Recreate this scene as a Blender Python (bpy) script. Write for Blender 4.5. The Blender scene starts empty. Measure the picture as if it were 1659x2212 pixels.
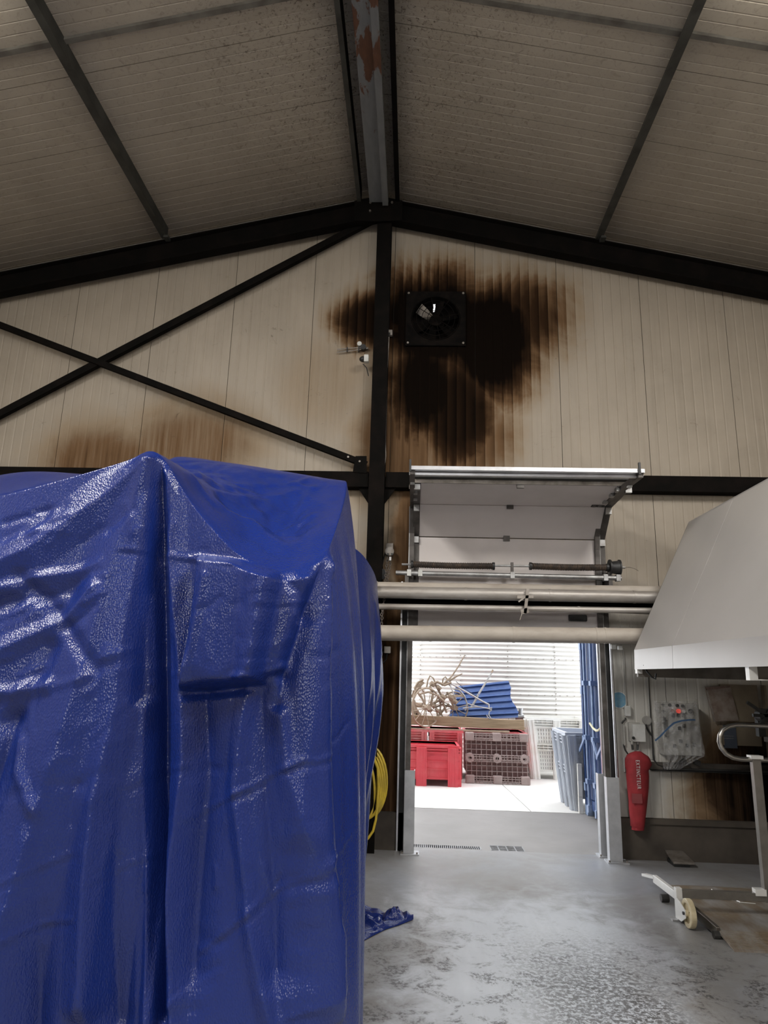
import bpy, bmesh, math, random
import numpy as np
from mathutils import Vector, Matrix

random.seed(7)
np.random.seed(7)
S = bpy.context.scene
COL = S.collection

# ------------------------------------------------------------------ camera
FPX, CX, CY = 1470.0, 829.5, 1106.0
EYE = 1.75
def _n(a): return a / np.linalg.norm(a)
_up = _n(np.array([170.0, -6186.0, FPX]))
_fw = np.array([60.5, 350.0, FPX]); _fw = _n(_fw - _up * (_fw @ _up))
_rt = np.cross(_fw, _up)
cam_data = bpy.data.cameras.new('camera')
cam_data.sensor_fit = 'HORIZONTAL'
cam_data.sensor_width = 36.0
cam_data.lens = 36.0 * FPX / 1659.0
cam_data.clip_start = 0.05
cam_data.clip_end = 200
cam = bpy.data.objects.new('camera', cam_data)
COL.objects.link(cam)
ax = [(_rt[i], _fw[i], _up[i]) for i in range(3)]
cam.matrix_world = Matrix(((ax[0][0], -ax[1][0], -ax[2][0], 0.0),
                           (ax[0][1], -ax[1][1], -ax[2][1], 0.0),
                           (ax[0][2], -ax[1][2], -ax[2][2], EYE),
                           (0, 0, 0, 1)))
S.camera = cam

# surveying helpers: where a sight line meets a plane of the place
def ray(x, y):
    d = np.array([x - CX, y - CY, FPX])
    return np.array([d @ _rt, d @ _fw, d @ _up])
def onY(x, y, Y):
    d = ray(x, y); t = Y / d[1]
    return Vector((d[0] * t, Y, EYE + d[2] * t))
def onZ(x, y, Z=0.0):
    d = ray(x, y); t = (Z - EYE) / d[2]
    return Vector((d[0] * t, d[1] * t, Z))

# ------------------------------------------------------------------ world, lights, exposure
w = bpy.data.worlds.new('World'); S.world = w; w.use_nodes = True
bg = w.node_tree.nodes['Background']
bg.inputs[0].default_value = (0.93, 0.96, 1.0, 1); bg.inputs[1].default_value = 3.7

def area(name, loc, rot, sx, sy, power, col=(1, 1, 1), spread=180):
    l = bpy.data.lights.new(name, 'AREA'); l.shape = 'RECTANGLE'
    l.size = sx; l.size_y = sy; l.energy = power; l.color = col
    l.spread = math.radians(spread)
    o = bpy.data.objects.new(name, l); COL.objects.link(o)
    o.location = loc; o.rotation_euler = rot
    return o
R = math.radians
# fill light for an unseen high opening, added in the end wall behind the camera
area('added_end_fill', (-0.5, -9.6, 5.0), (R(84), 0, 0), 6.0, 1.9, 260, (1.0, 0.965, 0.91))
# daylight through the two rooflights, one in each slope
SL = math.atan(0.226)
area('rooflight_daylight_a', (-3.9, 0.7, 6.80), (0, -SL, 0), 1.2, 3.4, 560, (1.0, 0.97, 0.92))
area('rooflight_daylight_b', (3.2, 0.7, 6.78), (0, SL, 0), 1.2, 3.4, 460, (1.0, 0.97, 0.92))

vs = S.view_settings
vs.view_transform = 'Standard'; vs.look = 'None'; vs.exposure = 0.0; vs.gamma = 1.0
vs.use_curve_mapping = False
try:
    S.cycles.max_bounces = 6; S.cycles.diffuse_bounces = 3; S.cycles.glossy_bounces = 2
    S.cycles.use_adaptive_sampling = True; S.cycles.adaptive_threshold = 0.12; S.cycles.adaptive_min_samples = 16
    S.cycles.transparent_max_bounces = 8; S.cycles.sample_clamp_indirect = 6.0
    S.cycles.caustics_reflective = False; S.cycles.caustics_refractive = False
    S.cycles.use_denoising = True
except Exception:
    pass

# ------------------------------------------------------------------ materials
def nodes(name):
    m = bpy.data.materials.new(name); m.use_nodes = True
    nt = m.node_tree
    return m, nt, nt.nodes['Principled BSDF']
def N(nt, t, **kw):
    n = nt.nodes.new(t)
    for k, v in kw.items(): setattr(n, k, v)
    return n
def L(nt, a, b): nt.links.new(a, b)
def math_(nt, op, a, b=None, clamp=False):
    n = N(nt, 'ShaderNodeMath', operation=op, use_clamp=clamp)
    for i, v in enumerate((a, b)):
        if v is None: continue
        if isinstance(v, (int, float)): n.inputs[i].default_value = v
        else: L(nt, v, n.inputs[i])
    return n.outputs[0]
def mixc(nt, f, a, b, mode='MIX'):
    n = N(nt, 'ShaderNodeMix', data_type='RGBA', blend_type=mode)
    for s, v in ((n.inputs[0], f), (n.inputs[6], a), (n.inputs[7], b)):
        if isinstance(v, (int, float)): s.default_value = v
        elif isinstance(v, tuple): s.default_value = v if len(v) == 4 else v + (1,)
        else: L(nt, v, s)
    return n.outputs[2]
def coords(nt, scale=(1, 1, 1), loc=(0, 0, 0), world=True):
    src = N(nt, 'ShaderNodeNewGeometry').outputs['Position'] if world else N(nt, 'ShaderNodeTexCoord').outputs['Object']
    mp = N(nt, 'ShaderNodeMapping')
    mp.inputs['Scale'].default_value = scale; mp.inputs['Location'].default_value = loc
    L(nt, src, mp.inputs['Vector'])
    return mp.outputs['Vector']
def noise(nt, vec, scale, detail=4, rough=0.55, dist=0.0):
    n = N(nt, 'ShaderNodeTexNoise'); n.inputs['Scale'].default_value = scale
    n.inputs['Detail'].default_value = detail; n.inputs['Roughness'].default_value = rough
    n.inputs['Distortion'].default_value = dist
    L(nt, vec, n.inputs['Vector']); return n.outputs['Fac']
def ramp(nt, f, *stops):
    n = N(nt, 'ShaderNodeValToRGB'); e = n.color_ramp.elements
    while len(e) < len(stops): e.new(0.5)
    for el, (p, c) in zip(e, stops):
        el.position = p
        el.color = (c, c, c, 1) if isinstance(c, (int, float)) else (c if len(c) == 4 else c + (1,))
    L(nt, f, n.inputs[0]); return n.outputs[0]
def bump(nt, b, h, strength=0.3, dist=0.01, prev=None):
    n = N(nt, 'ShaderNodeBump'); n.inputs['Strength'].default_value = strength
    n.inputs['Distance'].default_value = dist
    L(nt, h, n.inputs['Height'])
    if prev is not None: L(nt, prev, n.inputs['Normal'])
    if b is not None: L(nt, n.outputs[0], b.inputs['Normal'])
    return n.outputs[0]
def smooth(nt, v, a, bb):
    n = N(nt, 'ShaderNodeMapRange', interpolation_type='SMOOTHSTEP')
    n.inputs[1].default_value = a; n.inputs[2].default_value = bb
    L(nt, v, n.inputs[0]); return n.outputs[0]

def mat(name, col, rough=0.6, metal=0.0, col2=None, scale=4.0, lo=0.4, hi=0.65, stretch=(1, 1, 1), bmp=0.0, bscale=60, world=True, alpha=None, spec=None):
    m, nt, b = nodes(name)
    b.inputs['Roughness'].default_value = rough; b.inputs['Metallic'].default_value = metal
    if spec is not None: b.inputs['Specular IOR Level'].default_value = spec
    c2 = col2 if col2 is not None else tuple(v * 0.82 for v in col)
    vec = coords(nt, stretch, world=world)
    f = ramp(nt, noise(nt, vec, scale, 4, 0.6), (lo, 0.0), (hi, 1.0))
    L(nt, mixc(nt, f, col, c2), b.inputs['Base Color'])
    if bmp: bump(nt, b, noise(nt, vec, bscale, 3), bmp, 0.004)
    if alpha is not None: b.inputs['Alpha'].default_value = alpha
    return m

MT = {}
MT['black_steel'] = mat('black_steel', (0.004, 0.0035, 0.003), 0.85, 0, (0.010, 0.007, 0.006), 6, 0.45, 0.8, spec=0.08)
MT['soot'] = mat('soot', (0.003, 0.0026, 0.0024), 0.9, 0, (0.008, 0.006, 0.005), 10, spec=0.08)
MT['purlin'] = mat('purlin', (0.052, 0.052, 0.046), 0.6, 0.2, (0.022, 0.021, 0.018), 5, 0.4, 0.7)
MT['flashing'] = mat('flashing', (0.16, 0.15, 0.13), 0.6, 0.0, (0.08, 0.07, 0.06), 4)
MT['galv'] = mat('galv', (0.42, 0.42, 0.42), 0.42, 0.75, (0.28, 0.27, 0.26), 9)
MT['galv_dirty'] = mat('galv_dirty', (0.30, 0.27, 0.24), 0.5, 0.6, (0.10, 0.08, 0.06), 7, 0.4, 0.75)
MT['alu'] = mat('alu', (0.62, 0.62, 0.64), 0.3, 0.9, (0.5, 0.5, 0.52), 6)
MT['guard'] = mat('guard', (0.52, 0.53, 0.55), 0.45, 0.45, (0.40, 0.41, 0.43), 5)
MT['duct'] = mat('duct', (0.44, 0.39, 0.335), 0.55, 0.0, (0.31, 0.265, 0.22), 3, 0.4, 0.75, (1, 1, 3))
MT['duct_metal'] = mat('duct_metal', (0.40, 0.37, 0.34), 0.45, 0.35, (0.22, 0.19, 0.16), 4, 0.4, 0.75, (0.6, 2, 2))
MT['door_panel'] = mat('door_panel', (0.70, 0.645, 0.625), 0.5, 0, (0.60, 0.55, 0.52), 1.6, 0.45, 0.8)
MT['endcap'] = mat('endcap', (0.12, 0.108, 0.10), 0.5, 0.4, (0.06, 0.053, 0.048), 6)
MT['scale_grey'] = mat('scale_grey', (0.17, 0.155, 0.135), 0.3, 0.3, (0.12, 0.11, 0.095), 6, spec=0.7)
MT['spring'] = mat('spring', (0.05, 0.04, 0.035), 0.6, 0.4, (0.10, 0.07, 0.05), 20)
MT['black'] = mat('black', (0.012, 0.012, 0.012), 0.5, 0, (0.03, 0.03, 0.03), 8)
MT['rubber'] = mat('rubber', (0.02, 0.02, 0.02), 0.6, 0, (0.035, 0.033, 0.03), 8)
MT['white_plastic'] = mat('white_plastic', (0.62, 0.62, 0.60), 0.4, 0, (0.5, 0.5, 0.47), 6)
MT['dirty_plastic'] = mat('dirty_plastic', (0.34, 0.31, 0.28), 0.5, 0, (0.2, 0.17, 0.14), 12)
MT['hood'] = mat('hood', (0.52, 0.50, 0.485), 0.38, 0.25, (0.465, 0.45, 0.435), 0.8, 0.35, 0.7)
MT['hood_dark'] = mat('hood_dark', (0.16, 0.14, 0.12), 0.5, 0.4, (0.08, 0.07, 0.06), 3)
MT['white_steel'] = mat('white_steel', (0.78, 0.77, 0.74), 0.35, 0.2, (0.7, 0.69, 0.66), 5)
MT['stainless'] = mat('stainless', (0.42, 0.40, 0.37), 0.28, 0.95, (0.30, 0.28, 0.26), 6, stretch=(1, 1, 6))
MT['wheel'] = mat('wheel', (0.66, 0.57, 0.38), 0.5, 0, (0.5, 0.42, 0.27), 10)
MT['red_cloth'] = mat('red_cloth', (0.36, 0.028, 0.035), 0.75, 0, (0.24, 0.02, 0.025), 5, bmp=0.25, bscale=40)
MT['white_print'] = mat('white_print', (0.75, 0.74, 0.72), 0.6)
MT['yellow_hose'] = mat('yellow_hose', (0.72, 0.52, 0.05), 0.4, 0, (0.5, 0.36, 0.05), 6)
MT['red_bin'] = mat('red_bin', (0.62, 0.055, 0.075), 0.5, 0, (0.66, 0.13, 0.14), 3, 0.4, 0.8)
MT['red_bin_dusty'] = mat('red_bin_dusty', (0.64, 0.10, 0.12), 0.6, 0, (0.62, 0.30, 0.28), 2.5, 0.4, 0.8)
MT['white_bin'] = mat('white_bin', (0.74, 0.73, 0.69), 0.55, 0, (0.62, 0.58, 0.50), 3, 0.45, 0.8)
MT['grey_bin'] = mat('grey_bin', (0.50, 0.53, 0.58), 0.5, 0, (0.44, 0.47, 0.53), 3, 0.4, 0.8)
MT['pallet'] = mat('pallet', (0.26, 0.19, 0.175), 0.7, 0, (0.33, 0.26, 0.24), 5, 0.4, 0.7)
MT['container'] = mat('container', (0.022, 0.05, 0.14), 0.45, 0, (0.035, 0.07, 0.18), 4)
MT['container_rod'] = mat('container_rod', (0.28, 0.36, 0.52), 0.4, 0.2, (0.2, 0.27, 0.42), 8)
MT['blue_sheet'] = mat('blue_sheet', (0.045, 0.09, 0.25), 0.4, 0.1, (0.09, 0.15, 0.33), 3, 0.4, 0.8)
MT['silo'] = mat('silo', (0.66, 0.645, 0.61), 0.5, 0.15, (0.60, 0.575, 0.535), 1.2, 0.45, 0.8)
MT['bolt'] = mat('bolt', (0.35, 0.31, 0.27), 0.6, 0.3)
MT['wood'] = mat('wood', (0.36, 0.26, 0.16), 0.8, 0, (0.24, 0.17, 0.10), 6, 0.35, 0.7, (0.5, 6, 6), 0.4, 20)
MT['old_wood'] = mat('old_wood', (0.42, 0.31, 0.23), 0.85, 0, (0.28, 0.19, 0.13), 8, 0.35, 0.7, (0.6, 4, 4))
MT['rust_iron'] = mat('rust_iron', (0.27, 0.20, 0.14), 0.8, 0.2, (0.40, 0.32, 0.24), 10, 0.35, 0.7)
MT['grey_iron'] = mat('grey_iron', (0.42, 0.41, 0.40), 0.5, 0.5, (0.3, 0.28, 0.27), 10)
MT['beige_cab'] = mat('beige_cab', (0.30, 0.25, 0.18), 0.6, 0, (0.16, 0.12, 0.08), 2.5, 0.35, 0.75)
MT['oven'] = mat('oven', (0.02, 0.017, 0.014), 0.6, 0.1, (0.05, 0.035, 0.025), 4)
MT['paper'] = mat('paper', (0.34, 0.29, 0.25), 0.6, 0, (0.22, 0.16, 0.13), 9, 0.4, 0.65)
MT['paper_edge'] = mat('paper_edge', (0.20, 0.13, 0.11), 0.6, 0, (0.26, 0.18, 0.15), 20)
MT['label_grey'] = mat('label_grey', (0.09, 0.11, 0.15), 0.5)
MT['panel_grey'] = mat('panel_grey', (0.40, 0.39, 0.36), 0.5, 0, (0.30, 0.29, 0.27), 6)
MT['blue_tape'] = mat('blue_tape', (0.05, 0.11, 0.22), 0.5, 0, (0.07, 0.14, 0.26), 20)
MT['blue_sign'] = mat('blue_sign', (0.10, 0.27, 0.42), 0.5, 0, (0.2, 0.35, 0.45), 20)
MT['chain'] = mat('chain', (0.20, 0.17, 0.15), 0.5, 0.6)
MT['grate'] = mat('grate', (0.33, 0.33, 0.34), 0.5, 0.5, (0.2, 0.2, 0.2), 10)
MT['pit'] = mat('pit', (0.012, 0.012, 0.012), 0.9)
MT['rod_white'] = mat('rod_white', (0.72, 0.66, 0.42), 0.5)
MT['wall_core'] = mat('wall_core', (0.03, 0.025, 0.02), 0.9)
MT['wall_plain'] = mat('wall_plain', (0.46, 0.42, 0.36), 0.6, 0, (0.38, 0.34, 0.28), 1.0)

def emission(name, col, strength):
    m, nt, b = nodes(name)
    b.inputs['Base Color'].default_value = col + (1,)
    b.inputs['Emission Color'].default_value = col + (1,); b.inputs['Emission Strength'].default_value = strength
    return m
MT['lamp_red'] = emission('lamp_red', (1.0, 0.10, 0.07), 0.30)
MT['skylight'] = emission('skylight', (0.95, 0.97, 1.0), 1.2)

def plastic_film():
    m, nt, b = nodes('plastic_film')
    b.inputs['Base Color'].default_value = (0.6, 0.6, 0.6, 1); b.inputs['Roughness'].default_value = 0.3
    tr = N(nt, 'ShaderNodeBsdfTransparent'); mx = N(nt, 'ShaderNodeMixShader')
    v = coords(nt)
    f = ramp(nt, noise(nt, v, 9, 5, 0.65, 1.2), (0.40, 0.12), (0.68, 0.45))
    L(nt, f, mx.inputs[0]); L(nt, tr.outputs[0], mx.inputs[1]); L(nt, b.outputs[0], mx.inputs[2])
    L(nt, mx.outputs[0], nt.nodes['Material Output'].inputs[0])
    bump(nt, b, noise(nt, v, 30, 4), 0.5, 0.01)
    return m
MT['film'] = plastic_film()

# gable cladding: cream sheet, soot blown out round the extractor fan, drips, webs, dirt above the girts
def wall_mat():
    m, nt, b = nodes('gable_sheet')
    b.inputs['Roughness'].default_value = 0.55
    pos = N(nt, 'ShaderNodeNewGeometry').outputs['Position']
    sep = N(nt, 'ShaderNodeSeparateXYZ'); L(nt, pos, sep.inputs[0])
    X, Z = sep.outputs[0], sep.outputs[2]
    streak = noise(nt, coords(nt, (9, 1, 0.35)), 2.0, 5, 0.6)
    cloud = noise(nt, coords(nt, (1, 1, 1)), 1.6, 5, 0.6, 0.6)
    web = noise(nt, coords(nt, (1, 1, 1)), 7.0, 5, 0.75, 2.0)
    warp = math_(nt, 'MULTIPLY', math_(nt, 'SUBTRACT', streak, 0.5), 0.30)
    warp2 = math_(nt, 'MULTIPLY', math_(nt, 'SUBTRACT', cloud, 0.5), 0.55)
    def blob(cx, cz, rx, rz, power=1.0):
        dx = math_(nt, 'DIVIDE', math_(nt, 'SUBTRACT', X, cx), rx)
        dz = math_(nt, 'DIVIDE', math_(nt, 'SUBTRACT', Z, cz), rz)
        d = math_(nt, 'SQRT', math_(nt, 'ADD', math_(nt, 'MULTIPLY', dx, dx), math_(nt, 'MULTIPLY', dz, dz)))
        d = math_(nt, 'ADD', math_(nt, 'ADD', d, warp), warp2)
        v = math_(nt, 'SUBTRACT', 1.0, smooth(nt, d, 0.30, 1.05))
        return math_(nt, 'MULTIPLY', v, power)
    def mx(*a):
        r = a[0]
        for v in a[1:]: r = math_(nt, 'MAXIMUM', r, v)
        return r
    F = onY(940, 690, 7.6)
    pt = lambda x, y: (onY(x, y, 7.6).x, onY(x, y, 7.6).z)
    fx, fz = F.x, F.z
    c1 = pt(1075, 740); c2 = pt(915, 840); c3 = pt(770, 690); c4 = pt(980, 880); c5 = pt(1120, 690)
    soot = mx(blob(fx, fz, 1.15, 1.08), blob(c1[0] - .1, c1[1] + .05, 1.0, 1.15, 1.0), blob(c2[0], c2[1], 0.70, 1.10, 0.92),
              blob(c4[0], c4[1], 0.70, 1.25, 0.86), blob(c3[0] + .2, c3[1], 0.75, 0.60, 0.85), blob(c5[0], c5[1], 0.95, 0.95, 0.74), blob(c4[0] + .1, c4[1] - .45, 0.9, 0.9, 0.52))
    # low-down grime, plus painted shade under the hood at the right
    g1 = pt(230, 985); g2 = pt(390, 930); g3 = pt(860, 960); g4 = pt(700, 830)
    grime_shade = mx(blob(g1[0], g1[1] - .25, 1.25, 1.0, 0.50), blob(g2[0] + .1, g2[1] - .2, 1.3, 0.9, 0.42), blob(g3[0], g3[1], 0.8, 1.2, 0.55),
               blob(g4[0], g4[1], 0.8, 0.9, 0.20), blob(-0.35, 1.1, 0.66, 2.6, 0.74), blob(0.0, 3.2, 0.42, 1.3, 0.62),
               blob(3.75, 0.75, 1.25, 1.0, 0.85), blob(4.2, 0.5, 1.7, 1.5, 1.0))  # these right-hand blobs paint stain and the shade under the hood together
    rib = N(nt, 'ShaderNodeTexWave', wave_type='BANDS', bands_direction='X', wave_profile='SAW')
    rib.inputs['Scale'].default_value = 2 * math.pi / 20.0 / 0.1111
    rib.inputs['Distortion'].default_value = 0.0
    L(nt, coords(nt, (1, 1, 1), (0.3, 0, 0)), rib.inputs['Vector'])
    ribk = math_(nt, 'MULTIPLY', math_(nt, 'SUBTRACT', rib.outputs['Fac'], 0.5), 0.42)
    band = math_(nt, 'MULTIPLY', soot, math_(nt, 'SUBTRACT', 1.0, soot))
    s = math_(nt, 'ADD', soot, math_(nt, 'MULTIPLY', band, math_(nt, 'MULTIPLY', ribk, 2.0)), True)
    s = math_(nt, 'MAXIMUM', s, math_(nt, 'MULTIPLY', grime_shade, math_(nt, 'ADD', 0.45, streak), True))
    base = mixc(nt, ramp(nt, cloud, (0.35, 0.0), (0.75, 1.0)), (0.36, 0.308, 0.246), (0.315, 0.270, 0.215))
    low = math_(nt, 'MULTIPLY', math_(nt, 'SUBTRACT', 1.0, smooth(nt, Z, 1.9, 2.9)), smooth(nt, X, 0.5, 1.8))  # bounce light under the hood put into the colour, on cleaner lower sheets
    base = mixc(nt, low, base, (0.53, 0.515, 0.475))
    base = mixc(nt, math_(nt, 'MULTIPLY', ramp(nt, streak, (0.5, 0.0), (0.8, 1.0)), 0.28), base, (0.18, 0.145, 0.105))
    wf = math_(nt, 'MULTIPLY', ramp(nt, web, (0.60, 0.0), (0.72, 1.0)), ramp(nt, cloud, (0.50, 0.0), (0.66, 0.75)))
    base = mixc(nt, wf, base, (0.09, 0.07, 0.052))
    col = ramp(nt, s, (0.0, 0.0), (1.0, 1.0))
    r = N(nt, 'ShaderNodeValToRGB'); e = r.color_ramp.elements
    for _ in range(3): e.new(0.5)
    for el, (p, c) in zip(e, ((0.0, (1, 1, 1, 1)), (0.22, (0.82, 0.74, 0.64, 1)), (0.45, (0.42, 0.285, 0.18, 1)), (0.68, (0.10, 0.06, 0.037, 1)), (0.9, (0.012, 0.008, 0.006, 1)))):
        el.position = p; el.color = c
    L(nt, col, r.inputs[0])
    L(nt, mixc(nt, 1.0, base, r.outputs[0], 'MULTIPLY'), b.inputs['Base Color'])
    L(nt, ramp(nt, s, (0.0, 0.55), (0.6, 0.9)), b.inputs['Roughness'])
    L(nt, ramp(nt, s, (0.0, 0.4), (0.6, 0.05)), b.inputs['Specular IOR Level'])
    return m
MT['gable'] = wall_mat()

def roof_mat():
    m, nt, b = nodes('roof_sheet')
    b.inputs['Roughness'].default_value = 0.6; b.inputs['Specular IOR Level'].default_value = 0.3
    pos = N(nt, 'ShaderNodeNewGeometry').outputs['Position']
    sep = N(nt, 'ShaderNodeSeparateXYZ'); L(nt, pos, sep.inputs[0])
    cloud = noise(nt, coords(nt), 1.1, 5, 0.6, 0.4)
    web = noise(nt, coords(nt, (1, 1, 1)), 16.0, 6, 0.75, 1.5)
    spec = noise(nt, coords(nt, (1, 1, 1)), 34.0, 4, 0.7, 0.5)
    near = math_(nt, 'SUBTRACT', 1.0, smooth(nt, math_(nt, 'ABSOLUTE', math_(nt, 'ADD', sep.outputs[0], 0.5)), 0.3, 2.4))
    end = smooth(nt, sep.outputs[1], 5.6, 7.6)
    base = mixc(nt, ramp(nt, cloud, (0.35, 0.0), (0.7, 1.0)), (0.40, 0.355, 0.295), (0.34, 0.30, 0.25))
    f1 = math_(nt, 'MULTIPLY', ramp(nt, web, (0.53, 0.0), (0.66, 1.0)), math_(nt, 'ADD', 0.30, math_(nt, 'MULTIPLY', near, 0.55)))
    base = mixc(nt, f1, base, (0.085, 0.066, 0.05))
    f2 = math_(nt, 'MULTIPLY', ramp(nt, spec, (0.61, 0.0), (0.66, 1.0)), math_(nt, 'MULTIPLY', near, 0.95))
    base = mixc(nt, f2, base, (0.04, 0.026, 0.018))
    base = mixc(nt, math_(nt, 'MULTIPLY', end, 0.38), base, (0.12, 0.09, 0.07))
    L(nt, base, b.inputs['Base Color'])
    return m
MT['roof'] = roof_mat()

def peeling():
    m, nt, b = nodes('peeling_paint')
    b.inputs['Roughness'].default_value = 0.6
    v = coords(nt, (3.0, 0.9, 3.0))
    n1 = noise(nt, v, 2.6, 6, 0.6, 0.6)
    sep = N(nt, 'ShaderNodeSeparateXYZ'); L(nt, N(nt, 'ShaderNodeNewGeometry').outputs['Position'], sep.inputs[0])
    k = math_(nt, 'ADD', n1, math_(nt, 'MULTIPLY', smooth(nt, sep.outputs[1], 5.0, 6.4), -0.17))
    f = ramp(nt, k, (0.455, 0.0), (0.475, 1.0))
    rust = mixc(nt, noise(nt, v, 12, 4), (0.045, 0.02, 0.012), (0.15, 0.065, 0.035))
    paint = mixc(nt, noise(nt, v, 6, 4), (0.11, 0.115, 0.12), (0.20, 0.205, 0.21))
    L(nt, mixc(nt, f, paint, rust), b.inputs['Base Color'])
    bump(nt, b, f, -0.6, 0.006)
    return m
MT['peeling'] = peeling()

def floor_mat():
    m, nt, b = nodes('concrete_floor')
    pos = N(nt, 'ShaderNodeNewGeometry').outputs['Position']
    sep = N(nt, 'ShaderNodeSeparateXYZ'); L(nt, pos, sep.inputs[0])
    X, Y = sep.outputs[0], sep.outputs[1]
    big = noise(nt, coords(nt), 0.9, 6, 0.6, 0.7)
    mid = noise(nt, coords(nt, (1, 1, 1)), 4.5, 5, 0.68, 0.5)
    fine = noise(nt, coords(nt, (1, 1, 1)), 34, 5, 0.75, 0.25)
    swp = noise(nt, coords(nt, (5, 0.8, 1)), 2.2, 6, 0.6, 0.8)
    base = mixc(nt, ramp(nt, big, (0.3, 0.0), (0.7, 1.0)), (0.29, 0.30, 0.325), (0.20, 0.185, 0.165))
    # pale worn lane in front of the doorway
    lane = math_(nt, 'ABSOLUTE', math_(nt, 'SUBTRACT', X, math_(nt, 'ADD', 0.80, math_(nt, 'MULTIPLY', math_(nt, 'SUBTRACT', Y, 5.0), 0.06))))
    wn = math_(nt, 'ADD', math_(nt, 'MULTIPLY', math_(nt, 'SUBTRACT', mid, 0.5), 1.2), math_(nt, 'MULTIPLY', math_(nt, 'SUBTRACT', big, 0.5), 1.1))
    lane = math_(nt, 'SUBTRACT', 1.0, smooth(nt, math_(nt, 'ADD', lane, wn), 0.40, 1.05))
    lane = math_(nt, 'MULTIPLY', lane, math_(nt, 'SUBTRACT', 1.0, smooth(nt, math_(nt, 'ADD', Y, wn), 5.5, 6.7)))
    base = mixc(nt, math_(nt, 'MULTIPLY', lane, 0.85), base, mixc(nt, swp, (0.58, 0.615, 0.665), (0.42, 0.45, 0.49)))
    # dark scuffs and spots
    spot = math_(nt, 'MULTIPLY', ramp(nt, fine, (0.47, 0.0), (0.53, 1.0)), ramp(nt, mid, (0.50, 0.0), (0.60, 1.0)))
    sk = math_(nt, 'MULTIPLY', spot, math_(nt, 'SUBTRACT', 1.0, smooth(nt, Y, 4.6, 6.2)))
    base = mixc(nt, math_(nt, 'MULTIPLY', sk, 0.85), base, (0.055, 0.052, 0.052))
    gx = math_(nt, 'ABSOLUTE', math_(nt, 'SUBTRACT', X, 1.12))
    gr = math_(nt, 'MULTIPLY', math_(nt, 'SUBTRACT', 1.0, smooth(nt, math_(nt, 'ADD', gx, math_(nt, 'MULTIPLY', wn, 0.5)), 0.15, 0.55)), math_(nt, 'SUBTRACT', 1.0, smooth(nt, math_(nt, 'ADD', Y, wn), 4.5, 5.5)))
    gr = math_(nt, 'MULTIPLY', gr, ramp(nt, fine, (0.43, 0.0), (0.53, 1.0)))
    base = mixc(nt, math_(nt, 'MULTIPLY', gr, 0.92), base, (0.06, 0.057, 0.055))
    L(nt, base, b.inputs['Base Color'])
    rr = ramp(nt, math_(nt, 'ADD', math_(nt, 'MULTIPLY', big, 0.6), math_(nt, 'MULTIPLY', mid, 0.4)), (0.35, 0.30), (0.65, 0.55))
    L(nt, rr, b.inputs['Roughness'])
    bump(nt, b, fine, 0.12, 0.006)
    return m
MT['floor'] = floor_mat()
MT['yard'] = mat('yard', (0.66, 0.64, 0.61), 0.8, 0, (0.60, 0.58, 0.54), 1.2, 0.35, 0.7, bmp=0.1, bscale=30)
MT['apron'] = mat('apron', (0.245, 0.23, 0.22), 0.7, 0, (0.20, 0.19, 0.18), 1.6, 0.35, 0.7, bmp=0.1, bscale=30)
MT['plinth'] = mat('plinth', (0.085, 0.07, 0.055), 0.85, 0, (0.03, 0.024, 0.019), 1.6, 0.35, 0.65, bmp=0.3, bscale=20)
MT['scale_plate'] = mat('scale_plate', (0.26, 0.20, 0.14), 0.4, 0.4, (0.44, 0.43, 0.42), 2.2, 0.4, 0.7, (3, 1, 1))

def tarp_mat():
    m, nt, b = nodes('tarpaulin')
    v = coords(nt)
    n1 = noise(nt, v, 2.0, 4)
    L(nt, mixc(nt, n1, (0.006, 0.017, 0.115), (0.009, 0.024, 0.155)), b.inputs['Base Color'])
    b.inputs['Roughness'].default_value = 0.22
    b.inputs['Specular IOR Level'].default_value = 0.48
    # crackled sheen, drag wrinkles, crumples, weave
    vr = N(nt, 'ShaderNodeTexVoronoi', feature='F1'); vr.inputs['Scale'].default_value = 150
    L(nt, coords(nt, (1, 1, 0.6)), vr.inputs['Vector'])
    cr = noise(nt, v, 45, 3, 0.72, 1.2)
    dr = noise(nt, coords(nt, (26, 26, 1.5)), 2.2, 4, 0.7, 0.5)
    cm = N(nt, 'ShaderNodeTexNoise', noise_type='RIDGED_MULTIFRACTAL') if hasattr(bpy.types, 'ShaderNodeTexNoise') else None
    cm.inputs['Scale'].default_value = 3.2; cm.inputs['Detail'].default_value = 3; cm.inputs['Roughness'].default_value = 0.55
    cm.inputs['Distortion'].default_value = 0.8
    L(nt, coords(nt, (1, 1, 0.75)), cm.inputs['Vector'])
    p = bump(nt, None, cm.outputs['Fac'], 0.12, 0.005)
    p = bump(nt, None, dr, 0.45, 0.004, p)
    p = bump(nt, None, cr, 0.22, 0.002, p)
    bump(nt, b, vr.outputs['Distance'], 0.5, 0.0032, p)
    return m
MT['tarp'] = tarp_mat()

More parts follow.
